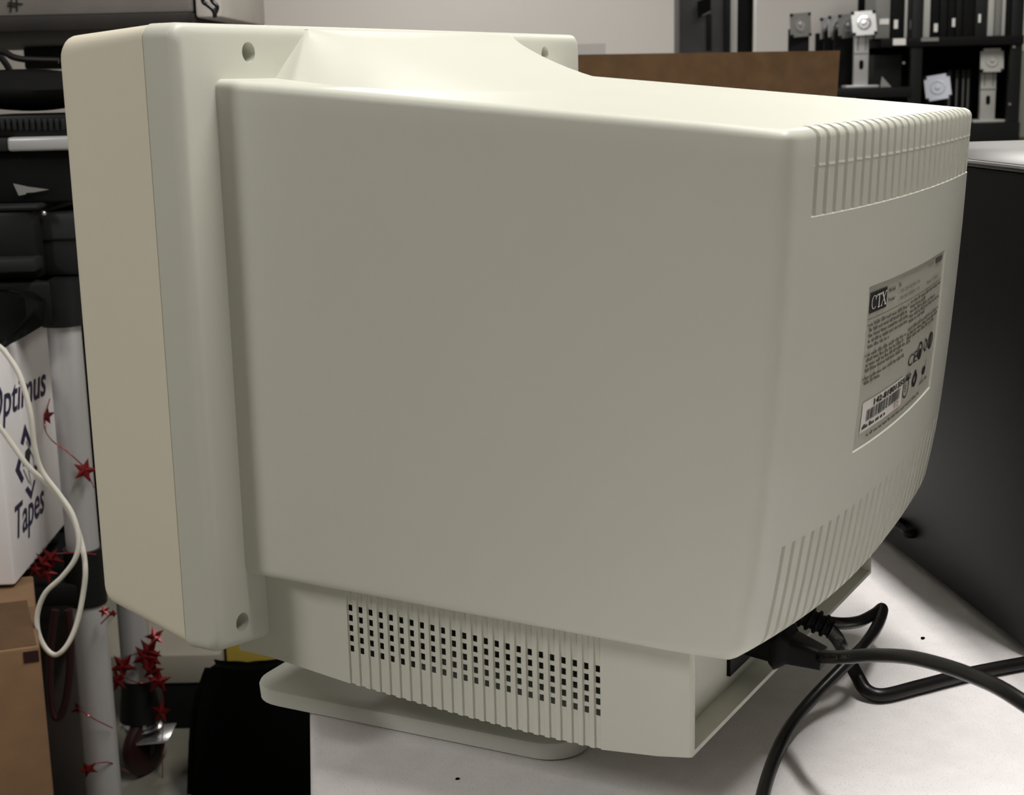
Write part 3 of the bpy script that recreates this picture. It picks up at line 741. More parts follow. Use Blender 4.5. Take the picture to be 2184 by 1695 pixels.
# thin black panels low on the right
for k, px in enumerate((2042, 2058, 2072, 2083)):
    t = thing('dark_slab', ['leftmost', 'second', 'third', 'rightmost'][k] + ' of the thin dark slabs beside the tall stand on the lower shelf', 'panel', tuple(room(ax_(px + 5), bs + 0.2, zl_)), 'thin dark panels on the lower shelf')
    obj('slab_body', rbox(ax_(px), ax_(px + 8), bs + 0.14, bs + 0.34, zl_, zl_ + 0.24, 0.002), M['charcoal'], t)
    obj('edge_strip', rbox(ax_(px) + 0.002, ax_(px + 3), bs + 0.132, bs + 0.1395, zl_ + 0.06, zl_ + 0.20, 0.001), M['midgrey'], t)

# monitor stands: foot, column, tilting head plate with hub
def lcd_stand(words, px, py_head, py_foot, b, head_px, colm, headm, colw=30, zfoot=None, tilt=0.0, slot=False, yaw=0.0, topcut=True, roll=0.0):
    a, zh = az(px, py_head, b); zf = zfoot if zfoot is not None else az(px, py_foot, b)[1]
    k = b / F
    t = thing('monitor_stand', words, 'stand', tuple(room(a, b + 0.02, zf)), 'loose monitor stands on the shelf')
    obj('foot', rbox(a - 0.075, a + 0.075, b + 0.0, b + 0.16, zf, zf + 0.012, 0.004), M[colm], t)
    cw = colw * k / 2; colb = b + 0.035
    bm = B(); zc1 = zh - head_px * k * 0.15
    ac = a if slot is not None else a
    v = rbox(a - cw, a + cw, colb, colb + 0.03, zf + 0.010, zc1, 0.003, bm); obj('column', bm, M[colm], t)
    if slot:
        zmid = zf + (zh - zf) * 0.36
        bm = B(); pts = []
        for i in range(24):
            th = 2 * math.pi * i / 24; pts.append(room(a + 0.010 * math.cos(th), colb - 0.0012, zmid + 0.011 * math.sin(th) + (0.010 if math.sin(th) > 0 else -0.010)))
        f = bm.faces.new([bm.verts.new(p) for p in pts]); bmesh.ops.solidify(bm, geom=[f], thickness=0.002); obj('cable_hole', fix(bm), M['black'], t, smooth=0)
        for s in (-1, 1): obj('groove', rbox(a + s * cw * 0.55 - 0.003, a + s * cw * 0.55 + 0.003, colb - 0.001, colb + 0.002, zf + (zh - zf) * 0.58, zc1 - 0.03, 0), M['midgrey'], t, smooth=0)
        obj('joint', rbox(a - cw - 0.001, a + cw + 0.001, colb - 0.0012, colb + 0.002, zf + (zh - zf) * 0.52, zf + (zh - zf) * 0.545, 0), M['midgrey'], t, smooth=0)
    # head plate: square with notched corners, tilted
    h = head_px * k / 2; n_ = h * 0.22
    out = [(-h, h - n_), (-h + n_, h - n_), (-h + n_, h), (h - n_, h), (h - n_, h - n_), (h, h - n_), (h, -h + n_), (h - n_, -h + n_), (h - n_, -h), (-h + n_, -h), (-h + n_, -h + n_), (-h, -h + n_)]
    c = room(a, b, zh); ex = (RA * math.cos(yaw) + RB * math.sin(yaw)); n0 = -(RB * math.cos(yaw) - RA * math.sin(yaw))
    ez = (Vector((0, 0, 1)) * math.cos(tilt) + n0 * -math.sin(tilt)); nn = (n0 * math.cos(tilt) + Vector((0, 0, 1)) * math.sin(tilt))
    cr, sr = math.cos(roll), math.sin(roll); ex, ez = ex * cr + ez * sr, ez * cr - ex * sr
    bm = B(); f = bm.faces.new([bm.verts.new(c + ex * x + ez * z) for x, z in out]); f.normal_update()
    bmesh.ops.solidify(bm, geom=[f], thickness=0.006 if f.normal.dot(nn) > 0 else -0.006)
    hd = obj('head_plate', fix(bm), M[headm], t, smooth=0)
    for sx_, sz_ in ((-1, 1), (1, 1), (-1, -1), (1, -1)):
        q = c + ex * sx_ * (h - n_ * 0.55) + ez * sz_ * (h - n_ * 0.55) - nn * 0.004
        bm = B(); box(bm, q - ex * n_ * .55 - ez * n_ * .55, ex * n_ * 1.1, ez * n_ * 1.1, nn * 0.007); obj('corner_pad', bm, M['black'], hd, smooth=0)
    bm = B(); rr_ = []
    for (r, dd) in ((0.48, 0.0), (0.46, 0.004), (0.38, 0.005), (0.34, 0.001), (0.16, 0.001), (0.14, 0.007), (0.02, 0.008)):
        rr_.append([c + nn * dd + (ex * math.cos(2 * math.pi * i / 28) + ez * math.sin(2 * math.pi * i / 28)) * h * r * 1.25 for i in range(28)])
    loft(bm, rr_); obj('hub', fix(bm), M['chrome' if headm in ('silver', 'midgrey') else headm], hd, smooth=40)
    # neck between column and head
    bm = B(); cyl(bm, c - nn * 0.004, room(a, colb + 0.012, zc1 - 0.004), 0.013, n=14); obj('neck', fix(bm), M['black'], t)
    return t
lcd_stand('dark grey monitor stand with square head standing alone against the wall', 1708, 53, 0, bs + 0.02, 48, 'black', 'midgrey', 42, zm, yaw=0.35, roll=0.06)
lcd_stand('rearmost of the row of black monitor stands, its pale head mostly covered', 1770, 62, 0, bs + 0.24, 48, 'black', 'silver', 50, zm, yaw=0.5, roll=0.06)
lcd_stand('second of the row of black monitor stands, its pale head half covered', 1788, 58, 0, bs + 0.17, 48, 'black', 'silver', 50, zm, yaw=0.45, roll=0.06)
lcd_stand('third of the row of black monitor stands, just behind the bright pale one', 1810, 55, 0, bs + 0.09, 48, 'black', 'midgrey', 50, zm, yaw=0.4, roll=0.06)
lcd_stand('tall pale silver monitor stand with bright head at the front of the row', 1843, 49, 0, bs - 0.005, 50, 'silver', 'silver', 30, zm, tilt=0.25, slot=True, roll=0.05)
lcd_stand('bluish grey monitor stand head standing just above the far corner of the cream monitor', 2000, 186, 0, bs + 0.02, 52, 'black', 'bluegrey', 26, zl_, tilt=0.2, yaw=-0.3, roll=0.15)
lcd_stand('tall grey monitor stand at right on the lower shelf, behind the black tower', 2116, 128, 0, bs + 0.03, 48, 'lightgrey', 'lightgrey', 32, zl_, tilt=0.1, slot=True)
# dark bins on the middle board
t = thing('equipment_box', 'black box on the middle shelf right of the tall pale stand', 'box', tuple(room(ax_(1905), bs + 0.2, zm)))
obj('body', rbox(ax_(1875), ax_(1935), bs + 0.10, bs + 0.36, zm, az(1900, 116, bs + 0.1)[1], 0.004), M['charcoal'], t)
bm = B(); v = [room(ax_(1884), bs + 0.05, zm + 0.001), room(ax_(1908), bs + 0.05, zm + 0.001), room(ax_(1888), bs + 0.06, zm + 0.05)]
f = bm.faces.new([bm.verts.new(p) for p in v]); bmesh.ops.solidify(bm, geom=[f], thickness=0.003); tag(recenter(obj('paper_scrap', fix(bm), M['lightgrey'], smooth=0)), 'small grey paper corner standing on the middle shelf beside the pale stand', 'paper')
# end of the room at far right
dr = rbox(az(2172, 50, 7.7)[0], 3.4, 7.9, 7.99, FZ, 1.6); tag(obj('door_1', dr, M['cream'], smooth=0), kind='structure')
cb_ = thing('storage_cabinet', 'grey green cabinet at the right edge of the photo beyond the black shelf', 'cabinet', tuple(room(2.9, 7.5, FZ)))
ga = az(2172, 200, 7.4)[0]
obj('cabinet_body', rbox(ga, ga + 0.8, 7.4, 7.85, FZ + 0.1, az(2178, 108, 7.4)[1], 0.004), M['sage'], cb_)
obj('plinth', rbox(ga + 0.01, ga + 0.79, 7.42, 7.85, FZ, FZ + 0.1, 0.0), M['olive'], cb_)
obj('lower_band', rbox(ga, ga + 0.8, 7.392, 7.40, FZ + 0.1, az(2178, 292, 7.4)[1], 0.0), M['olive'], cb_)

# ------------------------------------------------------------------ pipe rack at the left
td = ray(920, 190); td.z = 0; td.normalize(); tn = Vector((td.y, -td.x, 0))      # rack depth direction (away from the viewer); out of its side (to the right)
br = 2.0
def pole_axis(px, py, b): return az(px, py, b)[0]
pa = az(158, 950, br)[0]; pbb = 2.42; pb = az(289, 1390, pbb)[0]
rk = thing('pipe_rack', 'rolling rack of grey tubes with black sleeves left of the monitor', 'rack', tuple(room(pa - 0.3, br + 0.3, FZ)))
def zat(py, b, px=150): return az(px, py, b)[1]
zs1t, zs1b = zat(592, br), zat(692, br); zs2t, zs2b = zat(1168, br), zat(1285, br)
def vtube(a, b, z0, z1, r, r1=None): bm = B(); cyl(bm, room(a, b, z0), room(a, b, z1), r, r1, 32); return fix(bm)
obj('upper_post', vtube(pa, br, zs2t - 0.01, zs1b + 0.01, 0.0225), M['pole'], rk)
obj('lower_post', vtube(pa, br, FZ + 0.13, zs2b + 0.01, 0.0250), M['pole'], rk)
obj('sleeve', vtube(pa, br, zs2b, zs2t, 0.0275), M['blackgloss'], rk)
obj('sleeve', vtube(pa, br, zs1b, zs1t + 0.0, 0.0285), M['blackgloss'], rk)
zbc = az(300, 1445, pbb)[1]; zb2 = az(305, 1530, pbb)[1]
obj('rear_post', vtube(pb, pbb, zbc - 0.01, 0.10, 0.0255), M['pole'], rk)
# shelf boards between the posts
def shelf_board(name, z0, z1, mm):
    o_ = room(pa, br, z0) + tn * 0.0 - td * 0.03
    bm = B(); box(bm, o_ - tn * 0.9, tn * 0.895, td * 0.50, Vector((0, 0, z1 - z0)), 0.006); return obj(name, bm, M[mm], rk)
shelf_board('lower_shelf', zs2b + 0.005, zs2t - 0.045, 'black')
shelf_board('upper_shelf', zs1b + 0.004, zs1t, 'blackgloss')
# casters
def caster(a, b, foot_z, ztop_sleeve, name='caster'):
    sl = obj('caster_socket', vtube(a, b, zb2, zbc, 0.036, 0.0275), M['blackgloss'], rk)
    c = bpy.data.objects.new('caster', None); COL.objects.link(c); c.parent = rk; bpy.context.view_layer.update()
    bm = B(); cyl(bm, room(a, b, zb2), room(a, b, zb2 - 0.010), 0.028, 0.032, 28); cyl(bm, room(a, b, zb2 - 0.010), room(a, b, zb2 - 0.016), 0.022, 0.036, 28)
    obj('swivel_plate_ring', fix(bm), M['chrome'], c)
    bm = B(); box(bm, room(a - 0.01, b - 0.05, zb2 - 0.030), RA * 0.062 + RB * 0.01, RB * 0.075, Vector((0, 0, 0.004)) + RA * 0.002, 0.001); obj('swivel_plate', bm, M['chrome'], c)
    for s in (-1, 1):
        bm = B(); box(bm, room(a + s * 0.017 - 0.0015 + 0.004, b - 0.035, FZ + 0.04), RA * 0.003, RB * 0.05, Vector((0, 0, zb2 - 0.030 - FZ - 0.04)), 0.001); obj('fork', bm, M['blackgloss'], c)
    rw = 0.050; bm = B(); rr_ = []
    ax1 = (RA * 0.9 - RB * 0.42).normalized(); u1 = Vector((0, 0, 1)); w1 = ax1.cross(u1)
    cc = room(a + 0.006, b - 0.015, FZ + rw)
    for (r, d) in ((0.010, -0.014), (0.038, -0.013), (0.048, -0.010), (0.050, -0.004), (0.050, 0.004), (0.048, 0.010), (0.038, 0.013), (0.010, 0.014)):
        rr_.append([cc + ax1 * d * 0.8 + (u1 * math.cos(2 * math.pi * i / 40) + w1 * math.sin(2 * math.pi * i / 40)) * r for i in range(40)])
    loft(bm, rr_); obj('wheel', fix(bm), M['maroon'], c, smooth=40)
caster(pb, pbb, FZ, zbc)
bm = B(); rr_ = []; cc = room(pa, br, FZ + 0.058)
for (r, d) in ((0.012, -0.013), (0.054, -0.010), (0.058, 0), (0.054, 0.010), (0.012, 0.013)):
    rr_.append([cc + RA * d + (Vector((0, 0, 1)) * math.cos(2 * math.pi * i / 32) + RB * math.sin(2 * math.pi * i / 32)) * r for i in range(32)])
loft(bm, rr_); obj('wheel', fix(bm), M['maroon'], rk)
obj('caster_stem', vtube(pa, br, FZ + 0.10, FZ + 0.14, 0.022), M['blackgloss'], rk)
# the far-left posts of the rack, outside the picture
for b_ in (br, pbb): obj('upper_post', vtube(pa - 0.87, b_, FZ, zs1t, 0.0245), M['pole'], rk)

# white tape carton on the lower shelf, its long side running away from the viewer
anchor = at_b(112, 1000, 2.10); pc = tn.dot(anchor)
def tape_pt(px, py, off=0.0): return on_plane(px, py, tuple(tn), pc + off)
c_near = tape_pt(9, 1000); c_far = tape_pt(128, 1000); zt_b = tape_pt(50, 717).z; zb_b = zs2t - 0.045
near_xy = Vector((c_near.x, c_near.y, 0)); Lx = (Vector((c_far.x, c_far.y, 0)) - near_xy).length
zb_b = tape_pt(60, 1215).z
tbx = thing('tape_carton', 'white carton of tapes lettered in navy on the rack shelf at the left edge', 'box', (near_xy.x, near_xy.y, zb_b))
bm = B(); box(bm, near_xy + Vector((0, 0, zb_b)), td * (Lx + 0.02), -tn * 0.26, Vector((0, 0, zt_b - zb_b)), 0.004, 2); obj('carton_body', bm, M['tape_box'], tbx)
def tp2(u, v): return near_xy + td * u + Vector((0, 0, v)) + tn * 0.0008
def tape_uv(px, py):
    p = tape_pt(px, py); return (Vector((p.x, p.y, 0)) - near_xy).dot(td), p.z
def tape_text(s, p0, p1, htpx, shear, name):
    (u0, v0), (u1, v1) = tape_uv(*p0), tape_uv(*p1)
    vs, fs, wd = text_mesh(s, 1.0, shear, 0.012); x0 = min(v.x for v in vs)
    hh = htpx
    bm = B(); add_mapped(bm, vs, fs, lambda a, b: tp2(u0 + (u1 - u0) * (a - x0) / (wd - x0), v0 + (v1 - v0) * (a - x0) / (wd - x0) + b * hh)); obj(name, bm, M['navy'], tbx, smooth=0)
tape_text('Optimus', (-22, 905), (100, 838), 0.062, 0.35, 'lettering')
tape_text('Tapes', (36, 1148), (96, 1085), 0.062, 0.35, 'lettering')
def tape_poly(bm, pts):
    f = [bm.verts.new(tp2(*tape_uv(*q))) for q in pts]; bm.faces.new(f)
bm = B()
tape_poly(bm, [(52, 903), (66, 942), (64, 955), (54, 927), (49, 949), (43, 944)])       # upper chevron
tape_poly(bm, [(41, 968), (47, 972), (41, 1000), (50, 1020), (46, 1030), (32, 1002)])    # left chevron
tape_poly(bm, [(53, 1044), (58, 1036), (66, 1048), (71, 1024), (75, 1022), (66, 1064)])  # lower chevron
tape_poly(bm, [(74, 990), (79, 996), (76, 1008), (71, 1002)])                            # right piece
obj('emblem', bm, M['navy'], tbx, smooth=0)
bm = B()
for pts in ([(60, 953), (65, 962), (62, 985), (67, 1002), (64, 1004), (58, 990), (53, 986), (53, 962)], [(47, 985), (53, 980), (54, 990), (49, 994)]): tape_poly(bm, pts)
obj('emblem_centre', bm, M['ink'], tbx, smooth=0)
bm = B()
for (p, q) in (((55, 940), (70, 975)), ((70, 975), (74, 1015)), ((60, 1000), (66, 1035)), ((49, 1000), (62, 1030))):
    (u0, v0), (u1, v1) = tape_uv(*p), tape_uv(*q); d = Vector((u1 - u0, v1 - v0)); n = Vector((-d.y, d.x)).normalized() * 0.0012
    bm.faces.new([bm.verts.new(tp2(*k)) for k in ((u0 + n.x, v0 + n.y), (u1 + n.x, v1 + n.y), (u1 - n.x, v1 - n.y), (u0 - n.x, v0 - n.y))])
obj('emblem_lines', bm, M['midgrey'], tbx, smooth=0)
bm = B()
for i in range(7):
    x = 58 + i * 9; y = 1212 - i * 11
    tape_poly(bm, [(x, y), (x + 5.5, y - 7), (x + 5.5, y - 4), (x, y + 3)])
obj('fine_print', bm, M['midgrey'], tbx, smooth=0)

bm = pbox(60, 720, 224, 1160, 2.22, 0.16, 0.01, z0=zs2t - 0.044); t = thing('dark_backdrop', 'black backdrop added behind the white carton and upper grey post to darken the gap', 'box', tuple(room(az(140, 1100, 2.22)[0], 2.3, zs2t - 0.044))); obj('backdrop_body', bm, M['black'], t)  # added black backdrop, darkens the see-through gap beside the post
# things heaped on the upper shelf of the rack (all black)
zsh = zs1t
def heap(name, words, cat, x0, y0, x1, y1, b, th, mm, bev=0.006, z0=None, z1=None):
    a, z = az((x0 + x1) / 2, y1, b); t = thing(name, words, cat, tuple(room(a, b + th / 2, z if z0 is None else z0)))
    obj('body', pbox(x0, y0, x1, y1, b, th, bev, z0=z0, z1=z1), M[mm], t); return t
t = heap('printer', 'black printer on the rack, its front facing the monitor', 'printer', -60, 446, 78, 592, 1.980, 0.36, 'blackgloss', 0.010, z0=zsh)
obj('paper_tray', pbox(-50, 552, 74, 582, 1.950, 0.04, 0.004), M['charcoal'], t); obj('lid', pbox(-62, 438, 80, 450, 1.975, 0.37, 0.004), M['charcoal'], t)
z_pr = az(20, 438, 1.980)[1]
t = heap('scanner', 'black boxy device with a bright corner glint beside the printer on the rack', 'scanner', 84, 452, 190, 592, 2.010, 0.30, 'charcoal', 0.010, z0=zsh)
obj('seam_line', pbox(86, 508, 188, 511, 2.007, 0.01, 0), M['black'], t, smooth=0)
p = at_b(93, 455, 2.000); bm = B(); bmesh.ops.create_uvsphere(bm, u_segments=14, v_segments=8, radius=0.004, matrix=Matrix.Translation(p)); obj('corner_glint', bm, M['chrome'], t)  # chrome bead modelled in place of the corner glint
t = heap('black_bin', 'black open box stacked on the printer under the silver bar', 'box', -60, 322, 160, 420, 2.010, 0.30, 'black', 0.006, z0=z_pr)
bm = B(); v = [at_b(*q, 2.002) for q in ((28, 391), (60, 398), (105, 404), (72, 410), (56, 411), (55, 414), (40, 417))]
f = bm.faces.new([bm.verts.new(q) for q in v]); bmesh.ops.solidify(bm, geom=[f], thickness=-0.006); obj('torn_label', fix(bm), M['lightgrey'], t, smooth=0)
z_bb = az(50, 322, 2.010)[1]
t = thing('silver_device', 'silver bar fronted flat device stacked on the black box at the left', 'player', tuple(room(az(70, 315, 1.990)[0], 2.100, z_bb)))
bm = B(); k0 = az(14, 303, 1.990); k1 = az(170, 290, 1.990)
hgt = 0.5 * (az(14, 287, 1.990)[1] - az(14, 317, 1.990)[1])
box(bm, room(k0[0], 1.990, z_bb + 0.0005), RA * (k1[0] - k0[0]), RB * 0.25, Vector((0, 0, 2 * hgt)), 0.004, 3); obj('front_bar', bm, M['silver'], t)
obj('end_cap', rbox(k0[0] - 0.03, k0[0], 1.992, 2.200, z_bb + 0.0005, z_bb + 2 * hgt, 0.003), M['charcoal'], t)
z_sd = z_bb + 2 * hgt
t = heap('keyboard', 'black ribbed keyboard lying on the silver device', 'keyboard', -60, 245, 160, 284, 2.010, 0.16, 'blackgloss', 0.004, z0=z_sd + 0.0005)
for i in range(14):
    x = -40 + i * 13; obj('key', pbox(x, 252, x + 9, 278, 2.005, 0.03, 0.002), M['charcoal'], t)
z_kb = az(50, 245, 2.010)[1]
# padded black bag lying on the keyboard, sagging
t = thing('padded_bag', 'black padded bag slumped on top of the pile at the upper left', 'bag', tuple(room(az(40, 230, 2.05)[0], 2.10, z_kb)))
bm = B(); rings = []
for i in range(17):
    s = i / 16; x = -70 + 260 * s; env = math.sin(math.pi * min(1, max(0, 0.08 + 0.84 * s))) ** 0.35
    yc = 188 + 4 * math.sin(3 * s); hh = 43 * env
    a, zc = az(x, yc, 2.11); hz_ = hh * 2.11 / F
    if i in range(9, 14): zc -= 0.0
    rings.append([room(a, 2.11 + 0.10 * math.cos(2 * math.pi * k / 20), zc + hz_ * math.sin(2 * math.pi * k / 20)) for k in range(20)])
loft(bm, rings); obj('rounded_body', fix(bm), M['black'], t, smooth=60)
t = heap('adapter_box', 'dark grey box fixed under the shelf board above the padded bag', 'box', 50, 97, 190, 146, 2.90, 0.12, 'charcoal', 0.004, z1=az(200, 30, 2.15)[1] - 0.022)
# black leads in the gap
for k, (pts, words) in enumerate(((((-30, 98), (10, 112), (30, 122), (60, 127), (125, 129)), 'thick black lead crossing the bright gap at the upper left edge'), (((-20, 104), (0, 120), (14, 138), (22, 152)), 'short black lead dropping steeply at the upper left edge'))):
    bm = B(); tube(bm, [at_b(*q, 2.07 + 0.02 * k) for q in pts], 0.0045, 10, 8); tag(recenter(obj('black_lead', fix(bm), M['cord'])), words, 'cable')
# black sack drooping over the edge of the upper shelf
t = thing('black_sack', 'black plastic sack drooping over the rack shelf above the white carton', 'bag', tuple(at_b(20, 745, 1.94)))
bm = B(); prof_ = [(-60, 690), (-60, 770), (-5, 752), (20, 735), (55, 716), (92, 694), (98, 640), (70, 622), (20, 612), (-60, 610)]
f = bm.faces.new([bm.verts.new(at_b(*q, 1.93)) for q in prof_]); bmesh.ops.solidify(bm, geom=[f], thickness=0.05)
es = [e_ for e_ in bm.edges]; bmesh.ops.bevel(bm, geom=es, offset=0.008, segments=3, affect='EDGES'); obj('sack_body', fix(bm), M['blackgloss'], t, smooth=60)

# long grey carton high on a shelf at the top left
hb = 2.15
zb_s = az(200, 30, hb)[1]
hs = thing('storage_shelf', 'dark brown shelf board under the grey carton at the top left', 'shelf', tuple(room(az(150, 40, hb)[0], hb + 0.4, zb_s - 0.03)))
ar = az(409, 34, hb)[0]
obj('board', rbox(ar - 1.1, ar, hb, hb + 0.95, zb_s - 0.022, zb_s, 0.002), M['brownwood'], hs)
for bb in (hb + 0.9,): obj('post', rbox(ar - 1.09, ar - 1.05, bb - 0.02, bb + 0.02, FZ, zb_s - 0.022, 0.002), M['brownwood'], hs)
obj('post', rbox(ar - 0.05, ar - 0.01, hb + 0.88, hb + 0.92, FZ, zb_s - 0.022, 0.002), M['brownwood'], hs)
gc = thing('grey_carton', 'long grey cardboard carton with a handwritten hash mark at the top left', 'box', tuple(room(az(180, 20, hb)[0], hb + 0.2, zb_s)))
x_r = az(404, 15, hb)[0]
obj('carton_body', rbox(x_r - 0.95, x_r, hb + 0.01, hb + 0.38, zb_s, zb_s + 0.25, 0.004), M['cardgrey'], gc)
bm = B()
for (p, q) in (((16, 6), (48, 9)), ((15, 12), (36, 14)), ((24, -2), (22, 26)), ((35, -2), (36, 24))):
    u, v = at_b(*p, hb + 0.0085), at_b(*q, hb + 0.0085); d = (v - u).normalized(); n = d.cross(RB) * 0.0012
    bm.faces.new([bm.verts.new(k) for k in (u + n, v + n, v - n, u - n)])
obj('hash_mark', bm, M['charcoal'], gc, smooth=0)
t = thing('beige_carton', 'pale beige carton end beside the long grey carton at the top', 'box', tuple(room(az(438, 20, hb + 0.12)[0], hb + 0.3, zb_s)))
obj('carton_body', rbox(x_r + 0.004, az(472, 15, hb + 0.02)[0], hb + 0.02, hb + 0.4, az(440, 36, hb)[1], zb_s + 0.2, 0.004), M['paleend'], t)
bm = B(); tube(bm, [at_b(*q, hb - 0.03) for q in ((428, -30), (433, 2), (442, 10), (455, 22), (459, 36), (458, 30), (463, 14), (452, 0), (450, -25))], 0.0030, 8, 10)
tag(recenter(obj('dangling_lead', fix(bm), M['cord'])), 'thin black lead dangling in front of the beige carton at the top', 'cable')

# ------------------------------------------------------------------ white cord loop hanging at the left
lw = [(-40, 715), (-10, 733), (10, 750), (38, 792), (55, 840), (66, 888), (74, 955), (90, 1005), (128, 1056), (155, 1098), (168, 1150), (160, 1192), (132, 1230), (97, 1264), (80, 1308), (82, 1350), (99, 1384), (120, 1396), (143, 1376), (163, 1332), (177, 1268), (182, 1212), (172, 1150), (148, 1092), (108, 1040), (62, 996), (28, 950), (0, 912), (-40, 870)]
bm = B(); pts = []
for i, q in enumerate(lw):
    pts.append(at_b(*q, 1.72 + (0.012 if i > 21 else 0.0) + 0.004 * math.sin(i)))
tube(bm, pts, 0.0032, 10, 8); tag(recenter(obj('hanging_cable', fix(bm), M['whitecord'])), 'white cord hanging in a long loop in front of the rack at the left', 'cable')

# ------------------------------------------------------------------ cardboard box at the lower left
bq = 1.66
p1_ = at_b(84, 1378, bq); e2 = ray(92, 1378); e2.z = 0; e2.normalize(); e1 = Vector((e2.y, -e2.x, 0))    # depth; to the right
cbx = thing('cardboard_box', 'tan cardboard box with a dark hand hole at the lower left corner', 'box', tuple(Vector((p1_.x, p1_.y, FZ)) - e1 * 0.2 + e2 * 0.15))
zt_ = p1_.z; c0 = Vector((p1_.x, p1_.y, FZ)) - e1 * 0.45
bm = B(); box(bm, c0, e1 * 0.45, e2 * 0.28, Vector((0, 0, zt_ - FZ)), 0.003); obj('carton_body', bm, M['cardtan'], cbx)
hl = on_plane(50, 1400, tuple(e2), e2.dot(p1_)); hr_ = on_plane(83, 1400, tuple(e2), e2.dot(p1_)); hz0 = on_plane(66, 1411, tuple(e2), e2.dot(p1_)).z; hz1 = on_plane(66, 1388, tuple(e2), e2.dot(p1_)).z
bm = B(); box(bm, Vector((hl.x, hl.y, hz0)) - e2 * 0.001, Vector((hr_.x - hl.x, hr_.y - hl.y, 0)), e2 * 0.004, Vector((0, 0, hz1 - hz0))); obj('hand_hole', bm, M['maroon'], cbx, smooth=0)
bm = B(); u0 = c0 + Vector((0, 0, zt_ - FZ + 0.0005)); v = [u0 + e2 * 0.005, u0 + e1 * 0.447 + e2 * 0.005, u0 + e1 * 0.440 + e2 * 0.14 + Vector((0, 0, 0.012)), u0 + e2 * 0.14 + Vector((0, 0, 0.012))]
f = bm.faces.new([bm.verts.new(p) for p in v]); bmesh.ops.solidify(bm, geom=[f], thickness=-0.004); obj('top_flap', fix(bm), M['cardtan'], cbx, smooth=0)
# maroon strap loop behind it
bm = B(); tube(bm, [at_b(*q, 1.93) for q in ((118, 1300), (108, 1380), (106, 1460), (112, 1515), (124, 1530), (138, 1505), (148, 1440), (150, 1360), (146, 1300))], 0.0055, 10, 8); tag(recenter(obj('strap_loop', fix(bm), M['maroon'])), 'dark maroon strap loop hanging beside the lower grey post', 'strap')

# ------------------------------------------------------------------ garlands of red foil stars
def star(bm, c, r, n, spin, thick=0.0012):
    n = Vector(n).normalized(); x = n.orthogonal().normalized(); y = n.cross(x); pts = []
    for i in range(10):
        rr = r if i % 2 == 0 else r * 0.42; t = spin + math.pi * i / 5; pts.append(c + (x * math.cos(t) + y * math.sin(t)) * rr)
    top = bm.verts.new(c + n * r * 0.22); bot = bm.verts.new(c - n * r * 0.22); ring_ = [bm.verts.new(p) for p in pts]
    for i in range(10):
        bm.faces.new((ring_[i], ring_[(i + 1) % 10], top)); bm.faces.new((ring_[(i + 1) % 10], ring_[i], bot))
    return bm
def garland(words, wire_px, stars_px, b, r):
    t = thing('star_garland', words, 'garland', tuple(at_b(*wire_px[-1][:2], b)), 'red star garlands on the rack')
    bm = B(); tube(bm, [at_b(q[0], q[1], b + (q[2] if len(q) > 2 else 0)) for q in wire_px], 0.0009, 6, 6); obj('wire', fix(bm), M['redwire'], t)
    rg = random.Random(len(words))
    for q in stars_px:
        c = at_b(q[0], q[1], b + (q[3] if len(q) > 3 else -0.004)); bm = B(); k = q[2] if len(q) > 2 else 1
        nv = -RB + RA * rg.uniform(-.5, .5) + Vector((0, 0, rg.uniform(-.4, .6)))
        star(bm, c, r * k, nv, rg.uniform(0, 6)); obj('star', fix(bm), M['red'], t, smooth=0)
garland('red foil star garland strung across the upper grey post', [(106, 850, .10), (98, 882, .08), (96, 915, .06), (112, 940, -.03), (140, 960, -.035), (165, 982, -.03), (182, 1000, -.02), (200, 1040, 0)], [(99, 887, 1.0, .08), (181, 1003, 1.15, -.03)], br, 0.0155)
garland('crumpled red foil stars below the white carton at the black sleeve', [(80, 1215), (95, 1195), (112, 1182), (130, 1180, -.03), (165, 1178, -.042), (205, 1182, -.03)], [(92, 1200, 1.1), (110, 1190, 1.2), (100, 1222, 1.0), (75, 1215, .8)], br - 0.03, 0.016)
garland('red foil star garland around the lower grey post', [(215, 1330, .0), (232, 1313, .0), (242, 1303), (246, 1312)], [(240, 1308, .6), (222, 1303, .8)], br - 0.04, 0.012)
garland('red foil stars low on the front post, near the bottom edge', [(160, 1507, -.01), (180, 1520, -.04), (205, 1535, -.04), (240, 1552, -.02)], [(172, 1513, 1.1)], br, 0.014)
garland('red foil star and wire at the bottom of the front post', [(185, 1640, -.045), (205, 1628, -.04), (235, 1626, -.02), (262, 1640, .02), (278, 1648, .06)], [(188, 1640, 1.1, -.05)], br, 0.014)
garland('thick cluster of red foil stars winding round the rear post above the caster', [(345, 1352), (322, 1370, -.03), (300, 1390, -.04), (262, 1405, -.03), (262, 1440, -.03), (300, 1456, -.05), (338, 1450, -.02), (348, 1480), (348, 1520), (346, 1600), (348, 1690)], [(330, 1357, .9), (318, 1388, 1.2), (308, 1400, 1.2), (326, 1405, 1.0), (325, 1430, 1.0), (338, 1452, 1.1), (262, 1420, 1.2), (250, 1450, 1.1), (343, 1518, 1.0), (318, 1415, .8), (355, 1690, .9)], pbb - 0.035, 0.021)

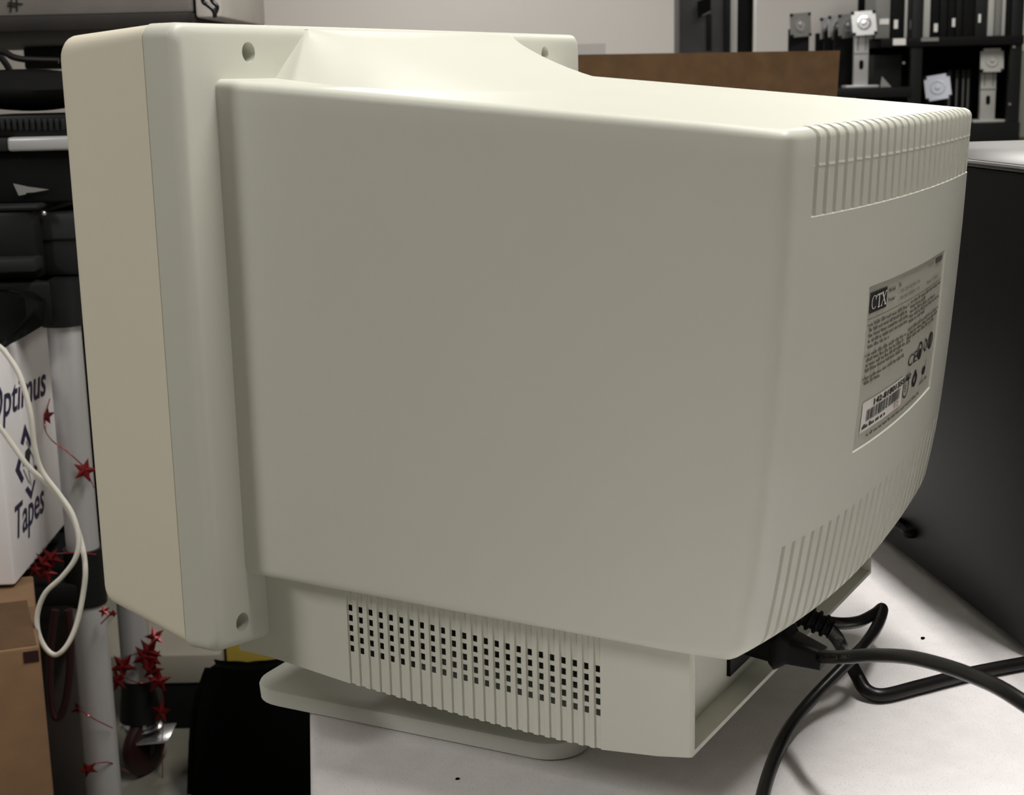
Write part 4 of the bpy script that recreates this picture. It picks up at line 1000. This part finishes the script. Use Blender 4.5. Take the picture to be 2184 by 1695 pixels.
# ------------------------------------------------------------------ things on the floor under the table end
bb = 2.58
z_t = az(330, 1398, bb)[1]
t = thing('gap_shade_block', 'black crate block in the gap under the flat beige carton', 'shade', tuple(room(az(470, 1600, bb)[0], bb + 0.25, FZ)))  # solid black block stands for the shadowed gap below the carton
ca, cbb2 = az(346, 1500, bb)[0], az(640, 1500, bb)[0]
z_m = az(420, 1457, bb)[1]
obj('gap_shade_body', rbox(ca, cbb2, bb + 0.005, bb + 0.40, FZ, z_m - 0.001, 0.003), M['black'], t)
t = thing('flat_carton', 'flat beige carton lying behind the rear post of the rack', 'box', tuple(room(az(360, 1420, bb)[0], bb + 0.2, z_m)))
obj('carton_body', rbox(az(180, 1425, bb)[0], az(472, 1425, bb)[0], bb, bb + 0.42, z_m, z_t, 0.004), M['cardbeige'], t)
t = thing('yellow_tub', 'yellow tub glimpsed under the front edge of the monitor', 'tub', tuple(room(az(540, 1400, bb)[0], bb + 0.2, z_t)))
obj('tub_body', rbox(az(476, 1390, bb)[0], az(636, 1390, bb)[0], bb + 0.02, bb + 0.25, z_m, z_t + 0.10, 0.006), M['yellow'], t)
# black refuse sack in front
bn = 2.28
t = thing('refuse_sack', 'large black refuse sack on the floor under the left end of the white table', 'bag', tuple(room(az(520, 1690, bn)[0], bn + 0.15, FZ)))
out = [az(x, y, bn) for x, y in ((398, 1560), (404, 1500), (420, 1450), (440, 1402), (470, 1404), (505, 1409), (545, 1408), (580, 1402), (640, 1396), (760, 1400))]
out = [(out[0][0] - 0.012, FZ)] + out + [(out[-1][0], FZ)]
bm = B(); loft(bm, [[room(a, bn, z) for a, z in out], [room(a, bn + 0.22, z - (0.13 if z > FZ else 0)) for a, z in out]]); fix(bm)
bmesh.ops.bevel(bm, geom=bm.edges[:], offset=0.014, segments=3, affect='EDGES'); obj('sack_body', bm, M['sack'], t, smooth=60)
# dark block standing in for the shade under the rack
bd = 2.16
t = thing('rack_shade_block', 'dark brown block standing in for shade under the rack, behind the lower grey post', 'bag', tuple(room(az(120, 1690, bd)[0], bd + 0.12, FZ)))
e2 = ray(190, 1400); e2.z = 0; e2.normalize(); e1 = Vector((e2.y, -e2.x, 0)); pr_ = at_b(190, 1318, bd)
bm = B(); box(bm, Vector((pr_.x, pr_.y, FZ)) - e1 * 0.25, e1 * 0.25, e2 * 0.2, Vector((0, 0, pr_.z - FZ)), 0.03, 3); obj('rounded_body', bm, M['rackshade'], t, smooth=60)
